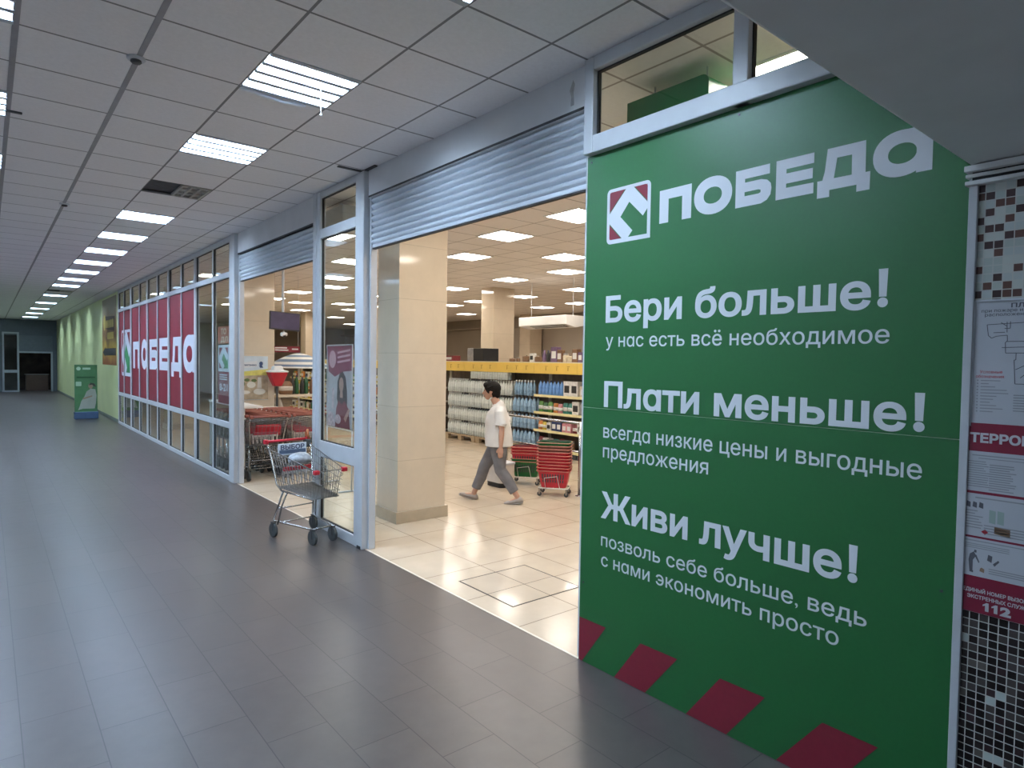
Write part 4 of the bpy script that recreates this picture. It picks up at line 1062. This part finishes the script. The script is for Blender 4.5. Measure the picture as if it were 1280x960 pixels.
# ------------------------------------------------------------------ water packs on pallets
M['pet_clear'] = mat('clear water bottle plastic', (.70, .74, .71), .10, var=.10, scale=25)
M['pet_blue'] = mat('blue water bottle plastic', (.27, .42, .58), .10, var=.15, scale=25)
M['cap_dark'] = mat('dark bottle cap', (.06, .07, .08), .4); M['cap_white'] = mat('white bottle cap', (.62, .64, .62), .4)
M['wrap'] = glass_mat('shrink film', (.90, .92, .93), 1.5, .15)
def water_pack(kind, cap, pitch=.089, h=.325, nx=2, ny=3):
    r = empty('water_pack')
    s = pitch/.089; prof = [(.030*s,0),(.042*s,.008),(.042*s,.08),(.037*s,.095),(.042*s,.11),(.042*s,.175),(.036*s,.215),(.018*s,.262),(.013*s,.285)]
    for a in range(nx):
        for b in range(ny):
            m = MB(); c = ((a-(nx-1)/2)*pitch, (b-(ny-1)/2)*pitch, 0)
            k = h/.325
            m.lathe([(q, z*k) for q, z in prof], c, 10, 0); m.lathe([(.016*s, .283*k), (.016*s, h*.985)], c, 8, 1)
            m.build('bottle', [kind, cap], r, smooth=True)
    hx, hy = nx*pitch/2, ny*pitch/2; w = MB()
    w.ring_loft([rring(hx, hy, .03, .001), rring(hx, hy, .03, .12*h/.325)], False, False)
    w.build('shrink_wrap', M['wrap'], r, smooth=True)
    return r
wp = {'cd': water_pack(M['pet_clear'], M['cap_dark']), 'cw': water_pack(M['pet_clear'], M['cap_white']), 'bw': water_pack(M['pet_blue'], M['cap_white']), 'bb': water_pack(M['pet_blue'], M['cap_dark'], .118, .335, 2, 2)}
wu = set()
def put_pack(k, y, z, label, grp):
    if k in wu: o = copy_tree(wp[k])
    else: o = wp[k]; wu.add(k)
    o.location = (SX+.10, y, z); tag(o, label, 'water pack', grp)
LAY = ['bottom layer', 'second layer up', 'third layer up', 'fourth layer up', 'fifth layer up']
for c in range(9):
    y = 13.02-c*.277
    top = 4 if c >= 3 else 3
    for l in range(top): put_pack('cd' if (l+c//3) % 2 == 0 and c > 1 else 'cw', y, .146+l*.335, 'pack of clear water bottles, %s of the stack, %s column from left' % (LAY[l], ORD[c+1]), 'clear water packs on the pallets')
    if 3 <= c <= 7: put_pack('cw', y-.10, .146+4*.335, 'pack of clear water bottles, topmost of the stack, %s column from left' % ORD[c+1], 'clear water packs on the pallets')
    elif c < 3: put_pack('cw', y, .146+3*.335, 'pack of clear water bottles, uppermost of the low end, %s column from left' % ORD[c+1], 'clear water packs on the pallets')
for c in range(3):
    y = 10.505-c*.245
    for l in range(3): put_pack('bb', y, .146+l*.345, 'pack of big blue water bottles, %s of the stack, %s column from left' % (LAY[l], ORD[c+1]), 'blue water packs on the pallet')
for c in range(2):
    put_pack('bw', 10.46-c*.30, .146+3*.345, 'pack of small blue water bottles on top of the big ones, %s from left' % ORD[c+1], 'blue water packs on the pallet')
M['wood'] = mat('pale pallet wood', (.42, .32, .20), .7, var=.15, scale=9)
def pallet(y0, y1, label):
    r = empty('pallet', (SX+.22, (y0+y1)/2, 0), 0, label, 'pallet', 'pallets under the water packs'); h = (y1-y0)/2
    for k in range(4): MB().box((-.24+k*.125, -h, .115), (-.14+k*.125, h, .143)).build('deck_board', M['wood'], r)
    for s in (-1, 0, 1):
        for x in (-.2, .16): MB().box((x-.04, s*(h-.07)-.07, .02), (x+.04, s*(h-.07)+.07, .115)).build('block', M['wood'], r)
    for s in (-1, 0, 1): MB().box((-.24, s*(h-.07)-.06, 0), (.21, s*(h-.07)+.06, .02)).build('bottom_board', M['wood'], r)
pallet(11.95, 13.18, 'wooden pallet under the left half of the clear water bottles'); pallet(10.66, 11.92, 'wooden pallet under the right half of the clear water bottles'); pallet(9.88, 10.64, 'wooden pallet under the blue water bottles')

# ------------------------------------------------------------------ air conditioner hung from the ceiling
ac = empty('air_conditioner', (9.75, 10.50, 2.70), 0, 'white air conditioner hung from the shop ceiling right of the rear pillar', 'air conditioner')
b = MB(); b.prism([(0,.0),(.30,-.06),(.62,.0),(.62,.20),(.0,.20)], lambda u, v, d: (u-.30, d, v), -.78, .78); b.build('casing', M['white'], ac, bevel=.012)
b = MB(); b.prism([(.012,-.008),(.19,-.043),(.19,-.049),(.012,-.014)], lambda u, v, d: (u-.30, d, v), -.68, .40); b.build('air_outlet', M['black'], ac)
for k in range(2): MB().box((-.27+k*.07, -.66, -.026-k*.012), (-.255+k*.07, .38, -.018-k*.012)).build('louvre', M['white'], ac)
for s in (-1, 1):
    m = MB(); m.cyl((0, s*.68, .2), (0, s*.68, HC-2.70), .006, n=6); m.build('hanging_rod', M['rail'], ac)

# ------------------------------------------------------------------ screen on a ceiling pole with a dome camera
tv = empty('hanging_screen', (3.97, 11.0, 2.52), 0, 'dark purple screen hanging on a ceiling pole over the trolleys', 'screen')
S = Matrix.Rotation(R(3), 4, 'Y') @ Matrix.Rotation(R(-6), 4, 'X')
o = MB().box((-.26, -.02, -.155), (.26, .02, .155)).build('casing', M['black'], tv, bevel=.006); o.matrix_local = S
o = MB().box((-.245, -.0225, -.138), (.245, -.0205, .138)).build('display', mat('purple glowing screen', (.035, .028, .06), .45, var=.4, scale=6, emit=(.10, .06, .20, .10)), tv); o.matrix_local = S
MB().cyl((-.02, .03, -.08), (-.02, .03, HC-2.52), .022, n=10).build('pole', M['rail'], tv); MB().lathe([(.07, HC-2.53), (.07, HC-2.52)], (-.02, .03, 0), 16).build('ceiling_flange', M['rail'], tv)
cam = empty('security_camera', (3.96, 10.98, 2.36), 0, 'white security camera hanging below the dark screen', 'camera')
m = MB(); m.cyl((0, .03, -.03), (0, .03, .02), .012, n=8); m.lathe([(.03,-.10),(.055,-.085),(.06,-.05),(.045,-.03)], (0, .03, 0), 14); m.build('housing', M['white'], cam, smooth=True)
m = MB(); m.ball((0, .0, -.085), .028, 8); m.build('lens', M['black'], cam, smooth=True)

# red direction sign hung behind
sg = empty('hanging_sign', (5.05, 14.0, 2.02), 0, 'small red hanging sign with white letters above the striped parasol', 'sign')
MB().box((-.34, -.01, 0), (.34, .01, .135)).build('board', M['sign_red'], sg)
b = MB(); b.box((-.335, -.012, .005), (-.24, -.0102, .13)); b.build('pictogram', M['sign_white'], sg)
b = MB(); 
for a0, a1, z in ((-.21, .05, .085), (-.21, .08, .035), (.16, .30, .06)): b.box((a0, -.012, z), (a1, -.0102, z+.028))
b.build('lettering', M['sign_white'], sg)
for s in (-.3, .3): MB().cyl((s, 0, .135), (s, 0, HC-2.02), .004, n=6).build('rod', M['rail'], sg)

# ------------------------------------------------------------------ counter with striped parasol behind the trolleys
pa = empty('parasol', (5.18, 13.5, 0), 0, 'blue and white striped parasol over the promotion table behind the trolleys', 'parasol')
def canopy(n=48):
    vs, fs, mi = [], [], []; Rr = [0.0, .10, .20, .30, .40, .50, .59, .66, .70]
    zz = [1.69+.32*(1-(q/.70)**1.5) for q in Rr]
    for i, (r_, z) in enumerate(zip(Rr, zz)):
        for k in range(n): a = 2*math.pi*k/n; vs.append((r_*math.cos(a), r_*math.sin(a), z))
    for i in range(len(Rr)-1):
        for k in range(n): fs.append((i*n+k, i*n+(k+1) % n, (i+1)*n+(k+1) % n, (i+1)*n+k)); mi.append(i % 2)
    m = MB(); m.v, m.f, m.m = vs, fs, mi; return m
cn = canopy().build('canopy', [mat('blue awning stripe', (.14, .22, .36), .7), mat('white awning stripe', (.66, .68, .68), .7)], pa)
sm = cn.modifiers.new('solid', 'SOLIDIFY'); sm.thickness = .006
MB().cyl((0, 0, .0), (0, 0, 2.005), .018, n=8).build('pole', M['white'], pa); MB().lathe([(.2, 0), (.2, .05), (.05, .08)], n=16).build('base', M['white'], pa)
tb = empty('promotion_table', (4.98, 12.9, 0), 0, 'cream topped table with curved white legs under the striped parasol', 'table')
MB().ring_loft([rring(.62, .34, .1, z) for z in (1.12, 1.165)]).build('table_top', mat('cream laminate', (.66, .60, .50), .4), tb)
for s in (-1, 1):
    m = MB(); m.loft([((s*.45, 0, 0), .05, .16), ((s*.36, 0, .45), .05, .10), ((s*.38, 0, .8), .05, .12), ((s*.50, 0, 1.12), .05, .22)], side=(1, 0, 0), n=10); m.build('leg', M['white'], tb, smooth=True)
def on_table(kind, col, w, h, x, y, label):
    o = good(kind, col, (w, h)); o.location = (x, y, 1.166); o.rotation_euler[2] = R(90); tag(o, label, NAME[kind].split()[-1], 'goods on the promotion table')
on_table('bag', 'brown', .28, .26, 4.66, 12.85, 'brown paper packet on the promotion table, left end')
for n, (c, x, h) in enumerate((('black', 4.80, .36), ('dark green', 4.90, .38), ('black', 5.0, .34), ('dark green', 5.10, .38), ('brown', 5.20, .33), ('dark red', 5.30, .36))):
    on_table('bottle', c, .095, h, x, 12.85+.05*(n % 2), '%s bottle on the promotion table, %s in the row from the left' % (c, ORD[n+1]))
on_table('jar', 'green', .12, .2, 5.36, 12.78, 'green jar at the right end of the promotion table')
on_table('carton', 'yellow', .2, .28, 5.0, 13.1, 'yellow carton behind the bottles on the promotion table')
hp = empty('red_hopper', (4.28, 12.25, 0), 0, 'red tapered dispenser with white lid on a thin stand by the pillar', 'dispenser')
MB().ring_loft([rring(hx, hy, .03, z) for hx, hy, z in ((.075,.065,1.36),(.10,.085,1.42),(.165,.13,1.60),(.165,.13,1.62))]).build('bin', M['red'], hp)
MB().ring_loft([rring(hx, hy, .03, z) for hx, hy, z in ((.175,.14,1.62),(.175,.14,1.645),(.10,.09,1.665),(.085,.08,1.73),(.05,.05,1.745))]).build('lid', M['white'], hp)
MB().cyl((0,0,0), (0,0,1.35), .02, n=8).lathe([(.16,0),(.16,.015),(.03,.03)], n=14).build('stand', M['dark'], hp)

# advertising poster on the second pillar
pp = empty('dairy_poster', (3.89, 12.40, 1.09), 0, 'poster with blue sky and laid table on the pillar behind the trolleys', 'poster')
k = lambda u, v, dd=0: (3.625+u-3.89, -.008-dd, v-1.09)
MB().box((-.262, -.008, 0), (.262, 0, .83)).build('sheet', mat('pale sky print', (.58, .66, .72), .45, var=.15, scale=3), pp)
b = MB(); b.prism([(0,1.62),(.53,1.68),(.53,1.52),(0,1.50)], k, 0, .001); b.build('yellow_print', mat('yellow field print', (.66, .60, .16), .5, var=.2, scale=10), pp)
b = MB(); b.prism([(0,1.55),(.53,1.56),(.53,1.10),(0,1.10)], k, .001, .002); b.build('table_print', mat('pale brown print', (.42, .34, .24), .5, var=.35, scale=9), pp)
b = MB(); b.prism(ell(.10,1.24,.10,.035,18), k, .002, .004); b.prism(ell(.37,1.25,.11,.06,18), k, .002, .004); b.prism(ell(.22,1.38,.08,.06,18), k, .002, .004); b.prism([(.33,1.32),(.41,1.32),(.40,1.52),(.34,1.52)], k, .002, .004); b.build('crockery_print', mat('white crockery print', (.68,.66,.60), .5), pp)
b = MB(); b.prism(ell(.06,1.40,.05,.05,14), k, .002, .004); b.prism(ell(.14,1.47,.05,.03,14), k, .002, .004); b.prism(ell(.27,1.46,.05,.03,14), k, .002, .004); b.build('greens_print', mat('dark greens print', (.09,.13,.04), .5), pp)
b = MB(); b.prism([(.05,1.69),(.33,1.72),(.33,1.83),(.05,1.80)], k, 0, .002); b.build('name_field', M['sign_white'], pp)
b = MB(); text_into(b, 'Сметанино', .065, .315, 1.735, 1.775, 'С', lambda u, v: k(u, v, .003), .03); b.prism(ell(.40,1.78,.035,.04,14), k, 0, .003); b.prism([(.36,1.75),(.42,1.74),(.44,1.70),(.38,1.70)], k, 0, .003); b.build('name_print', mat('navy print ink', (.04,.07,.16), .5), pp)
cb_ = empty('checkout_counter', (3.9, 11.75, 0), 0, 'beige checkout counter end in front of the poster pillar', 'counter')
MB().box((-.30, -.25, 0), (.26, .3, .95)).build('body', mat('beige laminate', (.52, .46, .37), .4), cb_, bevel=.008); MB().box((-.33, -.28, .95), (.29, .33, .985)).build('worktop', M['shelf'], cb_, bevel=.005)

# promotional banner behind the glazed panel
pb = empty('banner_stand', (4.0, 8.85, 0), 0, 'banner with crimson header and long haired woman behind the glazed panel', 'banner')
k = lambda u, v, dd=0: (-.006-dd, .425-u, v)
MB().box((-.006, -.425, .88), (.006, .425, 2.08)).build('sheet', mat('pale grey print backing', (.40, .40, .42), .45, var=.15, scale=4), pb)
b = MB(); b.prism([(.0,2.075),(.85,2.075),(.85,1.72),(.55,1.70),(.28,1.62),(.06,1.70)], k, 0, .001); b.build('header', mat('crimson header print', (.20,.02,.055), .5, var=.2), pb)
b = MB(); b.prism(ell(.20,1.88,.12,.13,20), k, .001, .003)
for q in range(3): b.prism([(.37,1.82+q*.07),(.80,1.86+q*.07),(.80,1.89+q*.07),(.37,1.85+q*.07)], k, .001, .003)
b.build('header_lettering', mat('pink white print', (.50,.30,.34), .5), pb)
b = MB(); b.prism([(.36,1.30),(.38,1.55),(.46,1.68),(.56,1.70),(.65,1.62),(.70,1.42),(.70,1.20),(.60,1.18),(.42,1.20)], k, .001, .002); b.build('hair_print', mat('dark brown hair print', (.035,.025,.022), .5), pb)
b = MB(); b.prism(ell(.51,1.51,.075,.105,18), k, .002, .004); b.prism([(.46,1.32),(.56,1.32),(.55,1.45),(.48,1.45)], k, .002, .0035); b.prism([(.60,1.02),(.76,1.18),(.80,1.15),(.66,.97)], k, .003, .005); b.build('face_print', mat('skin print', (.42,.27,.21), .5), pb)
b = MB(); b.prism([(.30,.88),(.34,1.16),(.42,1.28),(.52,1.22),(.62,1.28),(.76,1.16),(.80,.88)], k, .002, .003); b.build('dress_print', mat('dark red dress print', (.16,.025,.035), .5), pb)
b = MB(); b.prism([(.02,.90),(.08,1.10),(.22,1.08),(.30,.92),(.26,.88),(.06,.88)], k, .003, .004); b.prism(ell(.40,1.0,.10,.07,16), k, .003, .004); b.prism([(.18,1.15),(.26,1.14),(.26,1.45),(.19,1.45)], k, .002, .003); b.build('pale_goods_print', mat('pale pink print', (.50,.40,.42), .5, var=.3, scale=20), pb)
f = MB(); f.tube([(0,-.43,.86),(0,-.43,2.09),(0,.43,2.09),(0,.43,.86)], .009, 6, True); f.tube([(0,-.43,.86),(0,-.43,0)], .011, 6); f.tube([(0,.43,.86),(0,.43,0)], .011, 6); f.tube([(-.2,-.43,.01),(.2,-.43,.01)], .012, 6); f.tube([(-.2,.43,.01),(.2,.43,.01)], .012, 6); f.tube([(0,-.43,.45),(0,.43,.45)], .008, 6)
f.build('stand_frame', M['rail'], pb, smooth=True)

# green lit-box hung behind the upper window, steel box by the glazed panel
gx = empty('green_box_sign', (3.46, 2.55, 3.05), 0, 'green rounded box sign hung behind the upper window over the green panel', 'sign')
b = MB(); b.ring_loft([[Vector((x, y, z)) for y, z in rrect(-.32, 0, .30, .545, .05, (0,1,1,0))] for x in (-.16, .28)]); b.build('box', mat('green acrylic', (.02, .14, .05), .3), gx)
for s in (-.2, .2): MB().cyl((0, s, .545), (0, s, HC-3.05), .006, n=6).build('rod', M['rail'], gx)
bx = empty('motor_box', (3.25, 7.16, 3.44), 0, 'grey steel shutter motor box under the ceiling behind the glazed panel', 'box')
MB().box((-.12, -.30, 0), (.14, .30, .20)).build('casing', mat('grey steel', (.42,.42,.39), .5), bx, bevel=.02); MB().cyl((0,0,.2), (0,0,HC-3.44), .02, n=8).build('hanger', M['rail'], bx)
# ------------------------------------------------------------------ the walking woman
wm = empty('person', (5.28, 6.695, 0), math.atan2(.75, -.66), 'short dark haired woman in white shirt and grey trousers walking past the basket stacks', 'person')
SKIN = mat('skin', (.50, .285, .20), .5, var=.05, scale=20)
def remesh(o, vox, smooth_it=4):
    r = o.modifiers.new('remesh', 'REMESH'); r.mode = 'VOXEL'; r.voxel_size = vox; r.use_smooth_shade = True
    s = o.modifiers.new('smooth', 'SMOOTH'); s.factor = .5; s.iterations = smooth_it
# local: +x ahead, +y her left (the side turned to the camera), z up
HIP_R, HIP_L = Vector((.0, -.085, .80)), Vector((-.01, .085, .80))
KNEE_R, KNEE_L = Vector((.20, -.085, .455)), Vector((-.055, .09, .44))
ANK_R, ANK_L = Vector((.335, -.08, .095)), Vector((-.285, .09, .105))
B = MB()
for H_, K_, A_ in ((HIP_R, KNEE_R, ANK_R), (HIP_L, KNEE_L, ANK_L)):
    mid = H_.lerp(K_, .5); cm_ = K_.lerp(A_, .3)+Vector((-.015, 0, 0))
    B.loft([(H_+Vector((0,0,.05)), .085, .09), (mid, .075, .08), (K_, .054, .058), (cm_, .05, .056), (K_.lerp(A_, .75), .036, .04), (A_, .034, .036), (A_-Vector((0,0,.04)), .032, .036)], n=14)
# feet
def foot(A_, pitch):
    d = Vector((math.cos(pitch), 0, math.sin(pitch))); u = Vector((-math.sin(pitch), 0, math.cos(pitch)))
    P = lambda a, h: A_+d*a+u*h
    return P, [(P(-.055,-.045), .022, .022), (P(-.045,-.05), .031, .036), (P(.02,-.05), .037, .040), (P(.08,-.062), .042, .028), (P(.13,-.07), .042, .020), (P(.165,-.074), .030, .014), (P(.178,-.075), .012, .008)]
FR, secs_r = foot(ANK_R, R(17)); FL, secs_l = foot(ANK_L, R(-7))
B.loft(secs_r, n=12); B.loft(secs_l, n=12)
# trunk, neck
B.loft([((-.0,0,.74), .14, .10), ((-.01,0,.84), .165, .125), ((-.005,0,.98), .145, .115), ((.01,0,1.12), .155, .115), ((.0,0,1.24), .165, .095), ((.0,0,1.30), .10, .07), ((.03,0,1.335), .054, .056), ((.065,0,1.40), .05, .054)], n=18)
# head
HC_ = Vector((.105, 0, 1.475))
B.ball(HC_+Vector((-.015,0,.025)), .094, 14, rz=.098, ry=.074)
B.loft([(HC_+Vector((.035,0,.07)), .052, .045), (HC_+Vector((.045,0,.02)), .056, .048), (HC_+Vector((.045,0,-.04)), .050, .045), (HC_+Vector((.045,0,-.085)), .034, .034), (HC_+Vector((.048,0,-.105)), .018, .018)], n=14)
B.loft([(HC_+Vector((.085,0,.022)), .008, .007), (HC_+Vector((.100,0,-.008)), .011, .011), (HC_+Vector((.108,0,-.022)), .013, .012), (HC_+Vector((.096,0,-.034)), .010, .008)], n=10)
for z, xx in ((-.054, .090), (-.066, .089)): B.ball(HC_+Vector((xx, 0, z)), .010, 8, rz=.006, ry=.022)
for s in (-1, 1): B.loft([(HC_+Vector((-.012, s*.070, .02)), .012, .020), (HC_+Vector((-.016, s*.080, .005)), .010, .026), (HC_+Vector((-.008, s*.074, -.028)), .009, .012)], side=(0,1,0), n=10)
# arms: near (left) hangs just ahead of the hip, far (right) swings back
def arm(S, E, W_, s):
    B.loft([(S, .048, .050), (S.lerp(E, .45), .042, .046), (E, .034, .036), (E.lerp(W_, .35), .034, .037), (W_, .022, .026)], n=12)
    d = (W_-E).normalized(); f = Vector((1, 0, 0)); f = (f-d*f.dot(d)).normalized(); n_ = Vector((0, s, 0))
    p0 = W_+d*.01; p1 = W_+d*.085
    B.loft([(W_-d*.005, .018, .026), (W_+d*.03, .017, .035), (W_+d*.07, .016, .040), (p1, .013, .038)], side=n_, n=12)
    for k, (o, L_) in enumerate(((.028, .070), (.010, .078), (-.009, .073), (-.026, .058))):
        q = p1-d*.01+f*o; cu = -n_*.012*s*0-f*0
        a = q+d*L_*.5+n_*-.004; b = q+d*L_*.82+n_*-.016; c = q+d*L_+n_*-.028
        B.tube([q, a, b, c], [.0088, .0082, .0076, .006], 8)
    t0 = W_+d*.028+f*.03; B.tube([t0, t0+d*.03+f*.020-n_*.006, t0+d*.058+f*.020-n_*.014], [.0105, .009, .007], 8)
SH_L, EL_L, WR_L = Vector((-.05, .172, 1.235)), Vector((-.085, .205, .985)), Vector((-.075, .205, .765))
SH_R, EL_R, WR_R = Vector((.0, -.172, 1.235)), Vector((-.09, -.205, 1.0)), Vector((-.02, -.20, .79))
arm(SH_L, EL_L, WR_L, 1); arm(SH_R, EL_R, WR_R, -1)
body = B.build('body', SKIN, wm); remesh(body, .0055, 3)
# eyes, brow
for s in (-1, 1):
    MB().ball(HC_+Vector((.083, s*.031, .018)), .0085, 8).build('eye', M['black'], body, smooth=True)
# hair: short dark crop
HAIR = mat('short dark hair', (.007, .0055, .005), .7, spec=.25, var=.4, scale=60, bump=.2)
hb = MB(); hb.ball(HC_+Vector((-.025,0,.045)), .106, 14, rz=.094, ry=.088); hb.ball(HC_+Vector((-.060,0,-.005)), .066, 12, rz=.070, ry=.072); hb.ball(HC_+Vector((.04,0,.085)), .058, 12, rz=.042, ry=.070)
hb.loft([(HC_+Vector((-.09,0,.0)), .055, .03), (HC_+Vector((-.085,0,-.05)), .045, .03), (HC_+Vector((-.07,0,-.085)), .03, .02)], n=12)
for s in (-1, 1): hb.loft([(HC_+Vector((.012, s*.072, .06)), .014, .025), (HC_+Vector((.012, s*.076, .02)), .010, .012), (HC_+Vector((.012, s*.074, -.01)), .005, .006)], side=(0,1,0), n=8)
rh = random.Random(9)
for k in range(60):
    a = rh.uniform(0, 2*math.pi); e = rh.uniform(.1, 1.3)
    v = Vector((math.cos(a)*math.cos(e)*.106, math.sin(a)*math.cos(e)*.088, math.sin(e)*.094)); c = HC_+Vector((-.025,0,.045))
    if v.x > .03 and v.z < .05: continue
    hb.tube([c+v*.93, c+v*1.03+Vector((.012, 0, -.004)), c+v*1.0+Vector((.03, 0, -.02))], [.010, .009, .003], 6)
cc = HC_+Vector((-.02, 0, .02)); hb.v = [tuple(cc+(Vector(v)-cc)*1.07) for v in hb.v]
hair = hb.build('hair', HAIR, wm); remesh(hair, .006, 2)
# shirt: loose white short-sleeved, hem lower at the back
SHIRT = mat('white cotton shirt', (.70, .69, .67), .8, var=.05, scale=9, bump=.25)
sb = MB()
sb.loft([((-.015,0,.755), .205, .185), ((-.015,0,.77), .207, .188), ((-.01,0,.88), .20, .185), ((.0,0,1.0), .19, .172), ((.015,0,1.10), .188, .160), ((.01,0,1.18), .19, .135), ((-.005,0,1.255), .172, .10), ((-.0,0,1.305), .115, .08), ((.018,0,1.325), .072, .068)], n=24)
for S, E in ((SH_L, EL_L), (SH_R, EL_R)):
    d = (E-S); sb.loft([(S+Vector((0, -S.y*.25, .025)), .062, .075), (S+d*.1, .066, .072), (S+d*.55, .066, .074), (S+d*.72, .070, .080), (S+d*.75, .066, .076)], n=16)
rs = random.Random(4)
shirt = sb.build('shirt', SHIRT, wm); remesh(shirt, .008, 4)
cf = MB()
for S, E in ((SH_L, EL_L), (SH_R, EL_R)):
    d = E-S; cf.tube([S+d*.725+Vector((.078*math.cos(a), .070*math.sin(a), .012*math.cos(a))) for a in [2*math.pi*q/18 for q in range(18)]], .006, 6, True)
cf.build('sleeve_cuff', SHIRT, shirt, smooth=True)
cl_ = MB(); cl_.tube([Vector((.008+.074*math.cos(a), .078*math.sin(a), 1.312-.026*math.cos(a))) for a in [2*math.pi*q/20 for q in range(20)]], .012, 6, True); cl_.build('collar', SHIRT, shirt, smooth=True)
# cropped grey trousers
TR = mat('grey cotton trousers', (.155, .15, .155), .85, var=.12, scale=12, bump=.3)
tb_ = MB(); tb_.loft([((-.01,0,.97), .16, .128), ((-.015,0,.86), .178, .145), ((-.01,0,.77), .165, .135), ((-.01,0,.73), .12, .10)], n=18)
for H_, K_, A_ in ((HIP_R, KNEE_R, ANK_R), (HIP_L, KNEE_L, ANK_L)):
    tb_.loft([(H_+Vector((-.01,0,.04)), .095, .118), (H_.lerp(K_, .3), .093, .108), (H_.lerp(K_, .7), .080, .090), (K_, .072, .080), (K_.lerp(A_, .4)+Vector((-.012,0,0)), .068, .076), (K_.lerp(A_, .82), .060, .066), (K_.lerp(A_, .84), .056, .062)], n=16)
tro = tb_.build('trousers', TR, wm); remesh(tro, .008, 4)
SHOE = mat('grey beige canvas shoe', (.34, .30, .27), .7, var=.08, scale=30)
for nm, P in (('r', FR), ('l', FL)):
    s = MB(); s.loft([(P(-.066,-.035), .024, .030), (P(-.058,-.045), .036, .044), (P(-.01,-.052), .041, .040), (P(.06,-.064), .047, .032), (P(.12,-.072), .048, .026), (P(.165,-.078), .036, .020), (P(.19,-.080), .014, .010)], n=14)
    so_ = s.build('shoe', SHOE, wm, smooth=True); ss = so_.modifiers.new('subdiv', 'SUBSURF'); ss.levels = 1; ss.render_levels = 1
    s2 = MB(); s2.loft([(P(-.070,-.086), .026, .008), (P(-.05,-.090), .040, .009), (P(.05,-.094), .047, .009), (P(.13,-.097), .048, .009), (P(.18,-.096), .032, .009), (P(.196,-.094), .010, .006)], n=14)
    s2.build('sole', mat('pale rubber sole', (.30, .27, .24), .7), so_, smooth=True)
